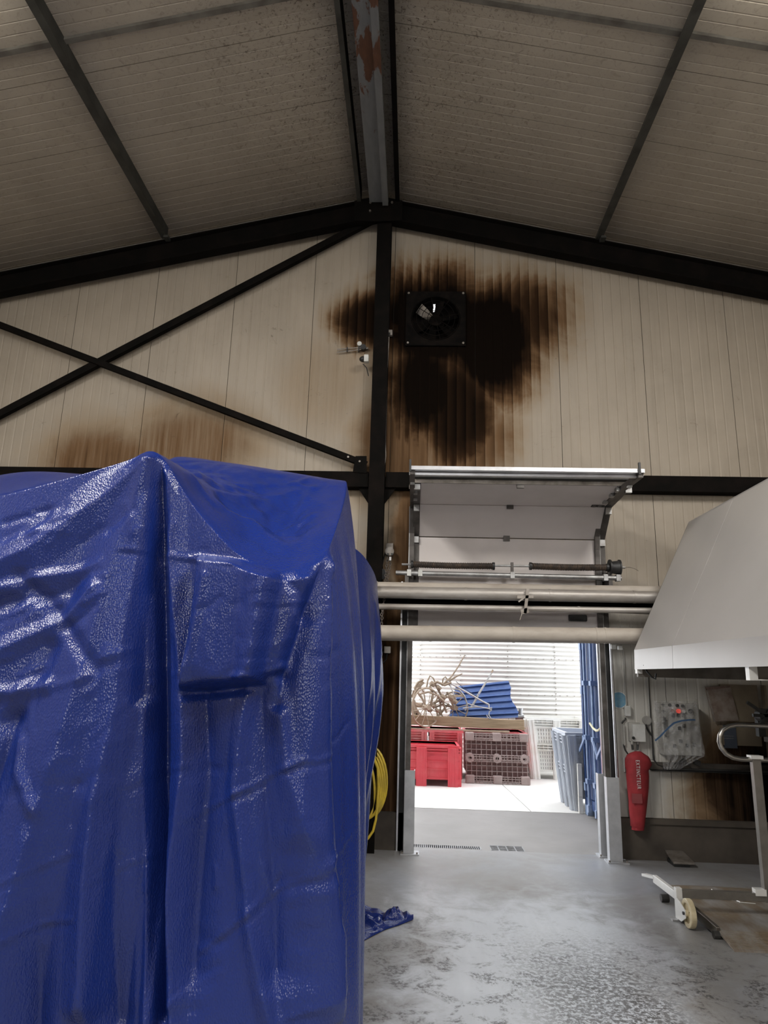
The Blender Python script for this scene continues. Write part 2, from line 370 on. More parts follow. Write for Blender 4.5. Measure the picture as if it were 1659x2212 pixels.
# ------------------------------------------------------------------ mesh helpers
class MB:
    def __init__(s): s.v = []; s.f = []
    def add(s, vs, fs):
        o = len(s.v); s.v += [tuple(p) for p in vs]; s.f += [tuple(o + i for i in f) for f in fs]; return s
    def box(s, x0, y0, z0, x1, y1, z1):
        if x0 > x1: x0, x1 = x1, x0
        if y0 > y1: y0, y1 = y1, y0
        if z0 > z1: z0, z1 = z1, z0
        return s.add([(x0, y0, z0), (x1, y0, z0), (x1, y1, z0), (x0, y1, z0), (x0, y0, z1), (x1, y0, z1), (x1, y1, z1), (x0, y1, z1)],
                     [(0, 3, 2, 1), (4, 5, 6, 7), (0, 1, 5, 4), (1, 2, 6, 5), (2, 3, 7, 6), (3, 0, 4, 7)])
    def bar(s, p, q, w, h, up=(0, 0, 1)):
        p, q, up = Vector(p), Vector(q), Vector(up)
        d = (q - p).normalized(); sd = d.cross(up).normalized() * (w / 2); u = sd.cross(d).normalized() * (h / 2)
        return s.add([p - sd - u, p + sd - u, p + sd + u, p - sd + u, q - sd - u, q + sd - u, q + sd + u, q - sd + u],
                     [(0, 1, 2, 3), (7, 6, 5, 4), (0, 4, 5, 1), (1, 5, 6, 2), (2, 6, 7, 3), (3, 7, 4, 0)])
    def tube(s, pts, r, n=8, closed=False, caps=True):
        pts = [Vector(p) for p in pts]; k = len(pts)
        rs = r if isinstance(r, (list, tuple)) else [r] * k
        T = []
        for i in range(k):
            a = pts[i - 1] if (i or closed) else pts[i]; b = pts[(i + 1) % k] if (i < k - 1 or closed) else pts[i]
            T.append((b - a).normalized())
        ref = Vector((0, 0, 1)) if abs(T[0].z) < 0.9 else Vector((1, 0, 0))
        u = T[0].cross(ref).normalized(); vs = []; fs = []
        for i in range(k):
            u = (u - T[i] * u.dot(T[i])).normalized(); w_ = T[i].cross(u)
            for j in range(n):
                a = 2 * math.pi * j / n
                vs.append(pts[i] + (u * math.cos(a) + w_ * math.sin(a)) * rs[i])
        m = k if closed else k - 1
        for i in range(m):
            i2 = (i + 1) % k
            for j in range(n):
                j2 = (j + 1) % n
                fs.append((i * n + j, i * n + j2, i2 * n + j2, i2 * n + j))
        if caps and not closed:
            fs.append(tuple(range(n - 1, -1, -1))); fs.append(tuple((k - 1) * n + j for j in range(n)))
        return s.add(vs, fs)
    def cyl(s, p, q, r, n=14, r2=None): return s.tube([p, q], [r, r if r2 is None else r2], n)
    def prism(s, poly, vec):
        poly = [Vector(p) for p in poly]; vec = Vector(vec); n = len(poly)
        return s.add(poly + [p + vec for p in poly],
                     [tuple(range(n - 1, -1, -1)), tuple(range(n, 2 * n))] + [(i, (i + 1) % n, n + (i + 1) % n, n + i) for i in range(n)])
    def ring(s, c, axis, ro, ri, th, n=28):
        c, a = Vector(c), Vector(axis).normalized()
        u = a.cross(Vector((0, 0, 1)) if abs(a.z) < 0.9 else Vector((1, 0, 0))).normalized(); w_ = a.cross(u)
        vs = []; fs = []
        for j in range(n):
            d = u * math.cos(2 * math.pi * j / n) + w_ * math.sin(2 * math.pi * j / n)
            vs += [c + d * ro - a * th / 2, c + d * ro + a * th / 2, c + d * ri + a * th / 2, c + d * ri - a * th / 2]
        for j in range(n):
            k = (j + 1) % n
            for e in range(4): fs.append((j * 4 + e, j * 4 + (e + 1) % 4, k * 4 + (e + 1) % 4, k * 4 + e))
        return s.add(vs, fs)
    def build(s, name, m, parent=None, smooth=False, bevel=0.0):
        me = bpy.data.meshes.new(name); me.from_pydata(s.v, [], s.f); me.validate()
        bm = bmesh.new(); bm.from_mesh(me); bmesh.ops.recalc_face_normals(bm, faces=bm.faces); bm.to_mesh(me); bm.free()
        if smooth:
            for p in me.polygons: p.use_smooth = True
        o = bpy.data.objects.new(name, me); COL.objects.link(o)
        me.materials.append(MT[m] if isinstance(m, str) else m)
        if parent is not None:
            o.parent = parent
            o.matrix_parent_inverse = parent.matrix_world.inverted() if parent.type == 'EMPTY' else Matrix.Identity(4)
        if bevel:
            bv = o.modifiers.new('edge', 'BEVEL'); bv.width = bevel; bv.segments = 2; bv.limit_method = 'ANGLE'
        if smooth:
            try:
                me.set_sharp_from_angle(angle=math.radians(38))
            except Exception: pass
        return o

def tag(o, label, cat, group=None, kind=None):
    if label: o['label'] = label
    if cat: o['category'] = cat
    if group: o['group'] = group
    if kind: o['kind'] = kind
    return o
def thing(name, label, cat, loc=(0, 0, 0), group=None, kind=None):
    o = bpy.data.objects.new(name, None); COL.objects.link(o); o.location = loc
    o.matrix_world = Matrix.Translation(Vector(loc)); o.empty_display_size = 0.1
    return tag(o, label, cat, group, kind)
def copy_tree(o, delta, parent=None):
    c = o.copy(); COL.objects.link(c); c.parent = parent
    if parent is None: c.location = Vector(o.location) + Vector(delta)
    for ch in o.children: copy_tree(ch, delta, c)
    return c

D = 7.6                    # inner face of the gable wall
RX, RZ, RS = -0.516, 7.707, 0.226   # ridge and slope of the roof underside
def roofz(x): return RZ - RS * abs(x - RX)
DX0, DX1, DZ = -0.02, 2.07, 2.75    # doorway

# ================================================================== SETTING
def structure(name, mb, m, label=None, parent=None, **k):
    o = mb.build(name, m, parent, **k)
    if parent is None: tag(o, label, None, kind='structure')
    return o
structure('floor', MB().box(-6.3, -9.7, -0.15, 5.7, 7.69, 0.0), 'floor', 'smooth grey concrete floor with a pale worn lane')
structure('ground_apron', MB().box(-6.3, 7.96, -0.20, 9, 9.90, -0.004), 'apron', 'grey concrete apron outside the doorway')
# yard slabs with one open joint
yd = thing('ground_yard', 'pale concrete yard slabs beyond the apron', None, kind='structure')
j0, j1 = onZ(1080, 1690), onZ(1143, 1748)
MB().prism([(-8, 9.905, -0.2), (j1.x - 0.006, 9.905, -0.2), (j0.x - 0.006 + (j0.x - j1.x) * 5, 9.905 + (j0.y - 9.905) * 6, -0.2), (-8, 30, -0.2)], (0, 0, 0.2)).build('slab', 'yard', yd)
MB().prism([(j1.x + 0.006, 9.905, -0.2), (12, 9.905, -0.2), (12, 30, -0.2), (j0.x + 0.006 + (j0.x - j1.x) * 5, 9.905 + (j0.y - 9.905) * 6, -0.2)], (0, 0, 0.2)).build('slab', 'yard', yd)
# threshold strip with two recessed drains
dr = [(0.03, 0.755, 7.72, 7.85), (0.85, 1.20, 7.70, 7.93)]
tb = MB()
tb.box(-6.3, 7.69, -0.2, 0.03, 7.96, 0.0); tb.box(0.755, 7.69, -0.2, 0.85, 7.96, 0.0); tb.box(1.20, 7.69, -0.2, 9, 7.96, 0.0)
tb.box(0.03, 7.69, -0.2, 0.755, 7.72, 0.0); tb.box(0.03, 7.85, -0.2, 0.755, 7.96, 0.0)
tb.box(0.85, 7.69, -0.2, 1.20, 7.70, 0.0); tb.box(0.85, 7.93, -0.2, 1.20, 7.96, 0.0)
tb.box(0.03, 7.70, -0.2, 1.20, 7.95, -0.09)
structure('floor_threshold', tb, 'apron', 'concrete threshold strip in the doorway')
def grate(x0, x1, y0, y1, nb, label, rows=1):
    t = thing('drain_grate', label, 'drain', (x0, y0, 0))
    f = MB(); e = 0.008
    f.box(x0, y0, -0.03, x1, y0 + e, 0.001); f.box(x0, y1 - e, -0.03, x1, y1, 0.001); f.box(x0, y0, -0.03, x0 + e, y1, 0.001); f.box(x1 - e, y0, -0.03, x1, y1, 0.001)
    f.build('frame', 'grate', t)
    MB().box(x0 + .002, y0 + .002, -0.088, x1 - .002, y1 - .002, -0.03).build('sump', 'pit', t)
    if rows == 1:
        me = MB().box(-0.0045, y0 + e, -0.012, 0.0045, y1 - e, 0.0); b0 = me.build('slat', 'grate', t); b0.location.x += x0 + 0.012
        for i in range(1, nb):
            c = b0.copy(); COL.objects.link(c); c.location.x = b0.location.x + (x1 - x0 - 0.024) * i / (nb - 1)
    else:
        b0 = MB().box(x0 + e, -0.005, -0.025, x1 - e, 0.005, 0.0).build('slat', 'grate', t); b0.location.y += y0 + 0.015
        for i in range(1, rows):
            c = b0.copy(); COL.objects.link(c); c.location.y = b0.location.y + (y1 - y0 - 0.03) * i / (rows - 1)
        for i in range(1, 4):
            x = x0 + (x1 - x0) * i / 4; MB().box(x - 0.006, y0, -0.025, x + 0.006, y1, -0.001).build('crossbar', 'grate', t)
    return t
grate(*dr[0], 34, 'long narrow slotted channel drain in the doorway threshold')
grate(*dr[1], 0, 'rectangular barred gully grate in the doorway threshold', rows=6)

# ---- gable wall: dark core + ribbed sheets, each sheet its own part
FH = onY(941, 690, D); FW = 0.36          # fan opening centre, half size
wall = MB()
def core(x0, x1, z0, z1=None):
    y0, y1 = D + 0.012, D + 0.10
    if z1 is None:
        cut = [x0] + ([RX] if x0 < RX < x1 else []) + [x1]
        for a, b in zip(cut, cut[1:]):
            wall.prism([(a, y0, z0), (b, y0, z0), (b, y0, roofz(b) + 0.1), (a, y0, roofz(a) + 0.1)], (0, y1 - y0, 0))
    else: wall.box(x0, y0, z0, x1, y1, z1)
core(-6.4, DX0, 0.0, 5.0); core(DX1, 5.8, 0.0, 5.0); core(DX0, DX1, DZ, 5.0)
fx0, fx1, fz0, fz1 = FH.x - FW, FH.x + FW, FH.z - FW, FH.z + FW
core(-6.4, fx0, 5.0); core(fx1, 5.8, 5.0); core(fx0, fx1, 5.0, fz0); core(fx0, fx1, fz1)
wb = structure('wall_back', wall, 'wall_core', 'cream ribbed sheet gable wall, sooty round the extractor fan')
def sheet(mb, x0, x1, z0, z1=None):
    """ribbed face between x0 and x1: nine shallow grooves to the metre"""
    xs = [x0]; p = 1 / 9.0
    k = math.ceil((x0 + 0.3 + 0.012) / p)
    prof = [(x0, 0.0)]
    while -0.3 + k * p < x1 - 0.012:
        g = -0.3 + k * p
        prof += [(g - 0.012, 0.0), (g - 0.004, 0.003), (g + 0.004, 0.003), (g + 0.012, 0.0)]; k += 1
    prof.append((x1, 0.0))
    if x0 < RX < x1: prof = sorted(prof + [(RX, 0.0)])
    vs = []; fs = []
    for x, dy in prof:
        vs += [(x, D + dy, z0), (x, D + dy, (roofz(x) + 0.08) if z1 is None else z1)]
    for i in range(len(prof) - 1): fs.append((2 * i, 2 * i + 2, 2 * i + 3, 2 * i + 1))
    o = len(vs); n = len(prof)
    vs += [(x0, D + 0.011, z0), (x0, D + 0.011, vs[1][2]), (x1, D + 0.011, z0), (x1, D + 0.011, vs[2 * n - 1][2])]
    fs += [(0, 1, o + 1, o), (2 * n - 2, o + 2, o + 3, 2 * n - 1)]
    mb.add(vs, fs)
PL = 0.36
for k in range(-6, 6):
    a, b = -0.3 + k + 0.003, 0.7 + k - 0.003
    mb = MB()
    segs = []
    lo = PL
    if b <= DX0 or a >= DX1: segs.append((a, b, lo))
    else:
        if a < DX0: segs.append((a, DX0 - 0.05, lo)); 
        if b > DX1: segs.append((DX1 + 0.05, b, lo))
        segs.append((max(a, DX0 - 0.05), min(b, DX1 + 0.05), DZ))
    for s0, s1, z in segs:
        if s1 > fx0 and s0 < fx1:      # sheets that meet the fan opening
            sheet(mb, s0, s1, z, fz0)
            if s0 < fx0: sheet(mb, s0, fx0, fz0, fz1)
            if s1 > fx1: sheet(mb, fx1, s1, fz0, fz1)
            sheet(mb, s0, s1, fz1)
        else: sheet(mb, s0, s1, z)
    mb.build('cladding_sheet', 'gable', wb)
# concrete plinth
pb = MB(); pb.box(-6.3, 7.55, 0, DX0 - 0.05, D + 0.012, PL); 
structure('baseboard_left', pb, 'plinth', 'dirty concrete plinth left of the doorway')
pb = MB(); pb.box(DX1 + 0.07, 7.55, 0, 5.7, D + 0.012, PL - 0.02); pb.box(DX1 + 0.07, 7.53, PL - 0.02, 5.7, D + 0.012, PL + 0.03)
structure('baseboard_right', pb, 'plinth', 'dirty concrete plinth with dark ledge right of the doorway')
# other walls of the hall
structure('wall_left', MB().box(-6.4, -9.7, 0, -6.3, 7.7, 6.6), 'wall_plain', 'cream side wall of the hall')
structure('wall_right', MB().box(5.7, -9.7, 0, 5.8, 7.7, 6.6), 'wall_plain', 'cream side wall of the hall behind the hood')
fr = MB(); y0 = -9.8
for a, b in ((-6.4, -3.5), (2.5, 5.8)):
    fr.prism([(a, y0, 0), (b, y0, 0), (b, y0, roofz(b) + 0.1), (a, y0, roofz(a) + 0.1)], (0, 0.1, 0))
for a, b in ((-3.5, RX), (RX, 2.5)):
    fr.box(a, y0, 0, b, y0 + 0.1, 4.0)
    fr.prism([(a, y0, 6.0), (b, y0, 6.0), (b, y0, roofz(b) + 0.1), (a, y0, roofz(a) + 0.1)], (0, 0.1, 0))
structure('wall_front', fr, 'wall_plain', 'end wall of the hall with an added high opening for fill light')

# ---- roof sheets, fine longitudinal grooves
ce = structure('ceiling', MB().prism([(-6.5, -9.9, roofz(-6.5) + 0.10), (RX, -9.9, RZ + 0.10), (5.9, -9.9, roofz(5.9) + 0.10), (5.9, -9.9, roofz(5.9) + 0.16), (RX, -9.9, RZ + 0.16), (-6.5, -9.9, roofz(-6.5) + 0.16)], (0, 17.7, 0)), 'wall_core', 'pitched roof lining of dirty cream ribbed sheets')
edges = [7.60, 6.765, 5.935, 5.105, 4.73]
while edges[-1] > -9: edges.append(edges[-1] - 0.835)
for y1, y0 in zip(edges, edges[1:]):
    for sd in (-1, 1):
        xe = -6.4 if sd < 0 else 5.8
        mb = MB(); prof = [(y0 + 0.004, 0.0)]
        ng = max(1, round((y1 - y0) / 0.104))
        if y0 > 2.5:
            for i in range(1, ng):
                g = y0 + (y1 - y0) * i / ng
                prof += [(g - 0.007, 0), (g - 0.003, 0.004), (g + 0.003, 0.004), (g + 0.007, 0)]
        prof.append((y1 - 0.004, 0.0))
        vs = []; fs = []
        for y, dz in prof: vs += [(RX, y, RZ + dz), (xe, y, roofz(xe) + dz)]
        for i in range(len(prof) - 1): fs.append((2 * i, 2 * i + 1, 2 * i + 3, 2 * i + 2))
        n = len(prof); o = len(vs)
        vs += [(RX, prof[0][0], RZ + .06), (xe, prof[0][0], roofz(xe) + .06), (RX, prof[-1][0], RZ + .06), (xe, prof[-1][0], roofz(xe) + .06)]
        fs += [(0, o, o + 1, 1), (2 * n - 2, 2 * n - 1, o + 3, o + 2)]
        if 0 and sd: pass
        mb.add(vs, fs); mb.build('roof_sheet', 'roof', ce)
# lapped strip where two lengths of lining meet
for n_, sd in ((1, -1), (2, 1)):
    xe = -6.3 if sd < 0 else 5.7
    structure('trim_%d' % n_, MB().bar((RX + sd * 0.22, 4.75, roofz(RX + sd * 0.22) - 0.012), (xe, 4.75, roofz(xe) - 0.012), 0.05, 0.035), 'flashing', 'lap strip across the %s roof slope' % ('left' if sd < 0 else 'right'))
# rooflights behind the photographer
for sd, xc, lab in ((-1, -3.9, 'left'), (1, 3.2, 'right')):
    t = MB(); z0 = roofz(xc - 0.6) - 0.03; z1 = roofz(xc + 0.6) - 0.03
    t.prism([(xc - 0.6, -1.0, z0), (xc + 0.6, -1.0, z1), (xc + 0.6, -1.0, z1 + 0.02), (xc - 0.6, -1.0, z0 + 0.02)], (0, 3.4, 0))
    structure('window_%d' % (1 if sd < 0 else 2), t, 'skylight', 'translucent rooflight strip in the %s roof slope' % lab)

# ================================================================== STEEL FRAME
def hbeam(mb, p, q, w, h, up, tf=0.018):
    """H section from p to q: two flanges of width w, total depth h measured along up"""
    up = Vector(up).normalized()
    mb.bar(Vector(p) + up * (h / 2 - tf / 2), Vector(q) + up * (h / 2 - tf / 2), w, tf, up)
    mb.bar(Vector(p) - up * (h / 2 - tf / 2), Vector(q) - up * (h / 2 - tf / 2), w, tf, up)
    mb.bar(p, q, 0.014, h - 2 * tf, up)
# gable column
cxl, cxr = onY(808, 700, 7.4).x, onY(840, 700, 7.4).x
cxm = (cxl + cxr) / 2
c = thing('steel_column', 'black steel column up the middle of the gable wall', 'column', (cxm, 7.48, 0))
m1 = MB(); m1.box(cxl, 7.39, 0, cxr, 7.405, 7.32); m1.build('flange', 'black_steel', c)
m1 = MB(); m1.box(cxl, 7.575, 0, cxr, 7.59, 7.32); m1.build('flange', 'black_steel', c)
m1 = MB(); m1.box(cxm - 0.006, 7.405, 0, cxm + 0.006, 7.575, 7.32); m1.build('web', 'black_steel', c)
m1 = MB(); m1.prism([(cxr, 7.48, 3.86), (cxr, 7.48, 3.62), (cxr + 0.16, 7.48, 3.86)], (0, 0.015, 0)); m1.build('gusset', 'black_steel', c)
m1 = MB(); m1.prism([(cxl, 7.48, 3.86), (cxl, 7.48, 3.62), (cxl - 0.16, 7.48, 3.86)], (0, 0.015, 0)); m1.build('gusset', 'black_steel', c)
# end rafters
def rz(x): return RZ - 0.16 - RS * abs(x - RX)
for sd, lab in ((-1, 'left'), (1, 'right')):
    xe = -6.28 if sd < 0 else 5.68
    t = thing('rafter', 'black sloping end rafter under the %s roof slope' % lab, 'rafter', (RX, 7.4, RZ - 0.2), 'end rafters')
    up = (RS * sd, 0, 1)
    a = Vector((RX, 7.42, rz(RX) - 0.14)); b = Vector((xe, 7.42, rz(xe) - 0.14)); u = Vector(up).normalized()
    MB().bar(a + u * 0.132, b + u * 0.132, 0.14, 0.016, u).build('flange', 'black_steel', t)
    MB().bar(a - u * 0.132, b - u * 0.132, 0.14, 0.016, u).build('flange', 'black_steel', t)
    MB().bar(a, b, 0.012, 0.25, u).build('web', 'black_steel', t)
    MB().bar(a + u * 0.145 - Vector((0, 0.06, 0)), b + u * 0.145 - Vector((0, 0.06, 0)), 0.02, 0.012, u).build('edge_strip', 'flashing', t)
t = thing('apex_plate', 'black bolted apex plate where the rafters meet the column', 'bracket', (RX, 7.33, 7.2))
MB().prism([(RX - 0.30, 7.335, rz(RX - .3) - 0.28), (RX, 7.335, rz(RX) - 0.36), (RX + 0.30, 7.335, rz(RX + .3) - 0.28), (RX + 0.3, 7.335, rz(RX + .3)), (RX, 7.335, rz(RX)), (RX - 0.3, 7.335, rz(RX - .3))], (0, 0.012, 0)).build('plate', 'black_steel', t)
for bx, bz in ((-.1, -.1), (.1, -.1), (-.1, -.22), (.17, -.10)):
    MB().cyl((RX + bx, 7.336, rz(RX) + bz), (RX + bx, 7.32, rz(RX) + bz), 0.014, 8).build('bolt', 'galv_dirty', t)
# purlins
def purlin(x, lab, name='roof_purlin', m='purlin', half=0.05):
    t = thing(name, lab, 'purlin', (x, 7.3, roofz(x)), 'roof purlins')
    z = roofz(x); y0, y1 = -9.6, 7.36
    MB().box(x - 0.006, y0, z - 0.15, x + 0.006, y1, z).build('web', m, t)
    MB().box(x - half, y0, z - 0.16, x + half * 0.4, y1, z - 0.15).build('flange', m, t)
    MB().box(x - half - .006, y0, z - 0.16, x - half, y1, z - 0.125).build('lip', m, t)
    MB().box(x - .01, 7.27, z - 0.19, x + 0.05, 7.36, z - 0.16).build('cleat', m, t)
purlin(-3.15, 'dark galvanised purlin running up the left roof slope')
purlin(2.19, 'dark galvanised purlin running up the right roof slope')
purlin(5.0, 'outer purlin of the right roof slope beyond the frame'); purlin(-5.6, 'outer purlin of the left roof slope beyond the frame')
t = thing('ridge_beam', 'rusty ridge beam with peeling grey paint along the apex', 'beam', (RX, 7.3, 7.4))
MB().box(RX - 0.11, -9.6, 7.445, RX + 0.125, 7.32, 7.465).build('bottom_flange', 'peeling', t)
MB().box(RX + 0.055, -9.6, 7.38, RX + 0.125, 7.30, 7.444).build('rail', 'peeling', t)
MB().box(RX - 0.01, -9.6, 7.465, RX + 0.01, 7.32, 7.64).build('web', 'peeling', t)
for sd in (-1, 1):
    t2 = thing('ridge_purlin', 'black ridge purlin just %s of the peeling beam' % ('left' if sd < 0 else 'right'), 'purlin', (RX + sd * .2, 7.3, 7.55), 'roof purlins')
    x = RX + sd * 0.215
    MB().box(x - 0.005, -9.6, 7.47, x + 0.005, 7.33, roofz(x) - 0.002).build('web', 'black_steel', t2)
    MB().box(x - (0.0 if sd > 0 else 0.05), -9.6, 7.46, x + (0.05 if sd > 0 else 0.0), 7.33, 7.47).build('flange', 'black_steel' if sd > 0 else 'purlin', t2)
# girts
z = 3.90
for x0, x1, lab in ((-6.28, cxl - 0.01, 'black horizontal girt across the gable left of the column'), (cxr + 0.01, 5.68, 'black horizontal girt across the gable right of the column')):
    g = thing('wall_girt', lab, 'girt', (x0, 7.5, z), 'gable girts')
    MB().box(x0, 7.44, z + 0.075, x1, 7.595, z + 0.09).build('flange', 'black_steel', g)
    MB().box(x0, 7.44, z - 0.09, x1, 7.595, z - 0.075).build('flange', 'black_steel', g)
    MB().box(x0, 7.44, z - 0.075, x1, 7.45, z + 0.075).build('web', 'black_steel', g)
# cross bracing left of the column
YB = 7.46
def brace(p, q, w, lab, y):
    t = thing('brace_bar', lab, 'brace', onY(*p, y), 'cross bracing')
    a, b = onY(*p, y), onY(*q, y)
    MB().bar(a, b, 0.012, w, (0, 0, 1)).build('angle_leg', 'black_steel', t)
    up = (b - a).cross(Vector((0, 1, 0))).normalized()
    if up.z < 0: up = -up
    MB().bar(a - up * (w / 2 - .006) + Vector((0, .03, 0)), b - up * (w / 2 - .006) + Vector((0, .03, 0)), 0.06, 0.012, up).build('angle_leg', 'black_steel', t)
    for k in (0.985, 0.96):
        e = a.lerp(b, k); MB().cyl(e - Vector((0, 0.006, 0)), e - Vector((0, 0.02, 0)), 0.012, 8).build('bolt', 'galv_dirty', t)
brace((-120, 955), (812, 468), 0.085, 'thicker black brace bar rising to the apex', 7.47)
brace((-120, 655), (792, 1003), 0.07, 'thinner black brace bar falling to the foot of the column', 7.445)
MB  # bracing gusset
tag(MB().prism([onY(768, 985, 7.43), onY(792, 985, 7.43), onY(792, 1022, 7.43), onY(762, 1020, 7.43)], (0, .012, 0)).build('gusset_plate', 'black_steel'), 'small black gusset plate at the lower end of the brace', 'bracket')

# hanging batten lamps, one in front of each slope, just above what the lens takes in
MT['lamp_tube'] = emission('lamp_tube', (1.0, 0.97, 0.88), 6.0)
for x, z, pw, lab in ((2.75, 6.72, 26, 'batten lamp hanging under the right roof slope'), (-3.85, 6.55, 14, 'batten lamp hanging under the left roof slope')):
    t = thing('batten_lamp', lab, 'lamp', (x, 3.6, z), 'hanging batten lamps')
    MB().box(x - .05, 3.0, z - .03, x + .05, 4.0, z).build('housing', 'white_plastic', t)
    MB().cyl((x, 3.02, z + .035), (x, 3.98, z + .035), .018, 10).build('tube', 'lamp_tube', t)
    for y in (3.15, 3.85): MB().cyl((x + .045, y, z), (x + .045, y, roofz(x) - .002), .005, 6).build('hanger', 'galv_dirty', t)
    lp = area('batten_light', (x, 3.5, z + .06), (R(180), 0, 0), .06, .95, pw, (1.0, 0.96, 0.86))

# ================================================================== DOORWAY
def Vv(x, y, z): return Vector((x, y, z))
LY = 7.50                                  # plane of the hanging door leaf
LX0, LX1 = onY(904, 1250, LY).x, onY(1296, 1250, LY).x
d = thing('door_1', 'white sectional overhead door rolled half up on its tracks', None, (1.0, 7.5, 2.2), kind='structure')
zs1 = onY(1100, 1163, LY).z
y2 = 7.17; z2 = onY(1100, 1092, y2).z
y3 = 6.45; z3 = onY(1100, 1046, y3).z
zb = 2.13
prof = [(LY, zb), (LY, (zb + zs1) / 2 + 0.02), (LY, zs1), (y2, z2), (y3, z3)]
TH = 0.04
for (ya, za), (yb, z_b) in zip(prof, prof[1:]):
    dv = Vv(0, yb - ya, z_b - za).normalized(); nn = Vv(0, dv.z, -dv.y)
    if nn.y > 0 or (abs(nn.y) < 1e-6 and nn.z > 0): nn = -nn
    a = Vv(0, ya, za) + dv * 0.004; b = Vv(0, yb, z_b) - dv * 0.004
    mb = MB()
    mb.prism([Vv(LX0, a.y, a.z), Vv(LX0, b.y, b.z), Vv(LX0, b.y, b.z) - nn * TH, Vv(LX0, a.y, a.z) - nn * TH], (LX1 - LX0, 0, 0))
    p = mb.build('door_panel', 'door_panel', d, bevel=0.004)
    for xx in (LX0 - 0.07, LX1):            # end caps
        m2 = MB(); aa = a + nn * 0.006; bb = b + nn * 0.006
        m2.prism([Vv(xx, aa.y, aa.z), Vv(xx, bb.y, bb.z), Vv(xx, bb.y, bb.z) - nn * TH, Vv(xx, aa.y, aa.z) - nn * TH], (0.07, 0, 0))
        m2.build('end_cap', 'endcap', p)
        e = b - dv * 0.03 + nn * 0.02
        MB().box(xx + 0.005, e.y - 0.02, e.z - 0.04, xx + 0.065, e.y + 0.02, e.z + 0.03).build('roller_bracket', 'galv', p)
    # centre hinge on the seam
    e = b + nn * 0.008; xh = (LX0 + LX1) / 2 - 0.02
    MB().box(xh - 0.035, e.y - 0.02, e.z - 0.03, xh + 0.035, e.y + 0.012, e.z + 0.03).build('hinge', 'endcap', p)
# bottom seal at the leading (upper) edge and lettering sticker
MB().box(LX0 - 0.06, y3 - 0.025, z3 - 0.004, LX1 + 0.06, y3 - 0.005, z3 + 0.05).build('edge_profile', 'galv_dirty', d)
MB().box(LX0 - 0.06, y3 - 0.10, z3 + 0.035, LX1 + 0.06, y3 - 0.026, z3 + 0.09).build('seal', 'rubber', d)
sc_ = [onY(u, v, 7.05) for u, v in ((1277, 1096), (1281, 1088), (1316, 1088), (1312, 1096))]
st = MB()
dvs = Vv(0, y3 - y2, z3 - z2).normalized()
sx0 = onY(1278, 1092, 7.12).x
for i, (wx, ww) in enumerate(((0.0, 0.05), (0.062, 0.05), (0.124, 0.025), (0.16, 0.03))):
    o = Vv(sx0 + wx, y2, z2) + dvs * 0.02 - Vv(0, 0, 0.006)
    for k in range(3 if i != 2 else 2):
        q = o + dvs * (0.03 * k)
        st.bar(q, q + Vv(ww, 0, 0), 0.008, 0.004)
    st.bar(o, o + dvs * 0.062, 0.008, 0.004); st.bar(o + Vv(ww, 0, 0), o + Vv(ww, 0, 0) + dvs * 0.062, 0.008, 0.004)
st.build('sticker', 'black', d)
# tracks: vertical, curved, horizontal
def track(x, side):
    t = MB()
    pts = [Vv(x, 7.47, 0.03), Vv(x, 7.47, zs1 - 0.12), Vv(x, 7.45, zs1 + 0.03), Vv(x, 7.39, zs1 + 0.14), Vv(x, 7.28, z2 + 0.0), Vv(x, 7.12, z2 + 0.035), Vv(x, 5.92, onY(1423, 1026, 5.92).z)]
    for a, b in zip(pts, pts[1:]):
        t.bar(a, b, 0.045, 0.05, (1, 0, 0) if abs((b - a).z) > abs((b - a).y) else (0, 0, 1))
    o = t.build('track', 'endcap', d)
    l = MB()
    for a, b in zip(pts, pts[1:]): l.bar(a + Vv(side * 0.025, 0, 0), b + Vv(side * 0.025, 0, 0), 0.004, 0.02, (1, 0, 0) if abs((b - a).z) > abs((b - a).y) else (0, 0, 1))
    l.build('lip', 'galv', o)
    for yy in (6.95, 6.7, 6.5): MB().box(x - 0.02 - side * 0.03, yy - 0.02, pts[-1].z + 0.0, x + 0.02 - side * 0.03, yy + 0.05, pts[-1].z + 0.07).build('bracket', 'galv', o)
    r = MB(); r.cyl((x - 0.02, 6.25, pts[-1].z + 0.0), (x + 0.02, 6.25, pts[-1].z + 0.0), 0.03, 12); r.build('roller', 'white_plastic', o)
    # tie back to the girt
    MB().bar((x + side * 0.03, 6.6, pts[-1].z + 0.04), (x + side * 0.03, 7.46, 3.85), 0.012, 0.03).build('stay', 'galv_dirty', o)
    return pts[-1]
tl = track(onY(884, 1500, 7.47).x, -1)
tr_ = track(onY(1304, 1500, 7.47).x, 1)
m1 = MB(); m1.bar(tl + Vv(-0.03, 0, 0.03), tr_ + Vv(0.03, 0, 0.03), 0.05, 0.035); m1.build('spreader_bar', 'alu', d)
m1 = MB(); m1.bar(tl + Vv(-0.03, 0.06, 0.01), tr_ + Vv(0.03, 0.06, 0.01), 0.02, 0.05); m1.build('spreader_bar', 'alu', d)
for e in (tl, tr_): MB().box(e.x - 0.03, e.y - 0.05, e.z - 0.01, e.x - 0.012, e.y - 0.03, e.z + 0.10).build('end_stop', 'black', d)
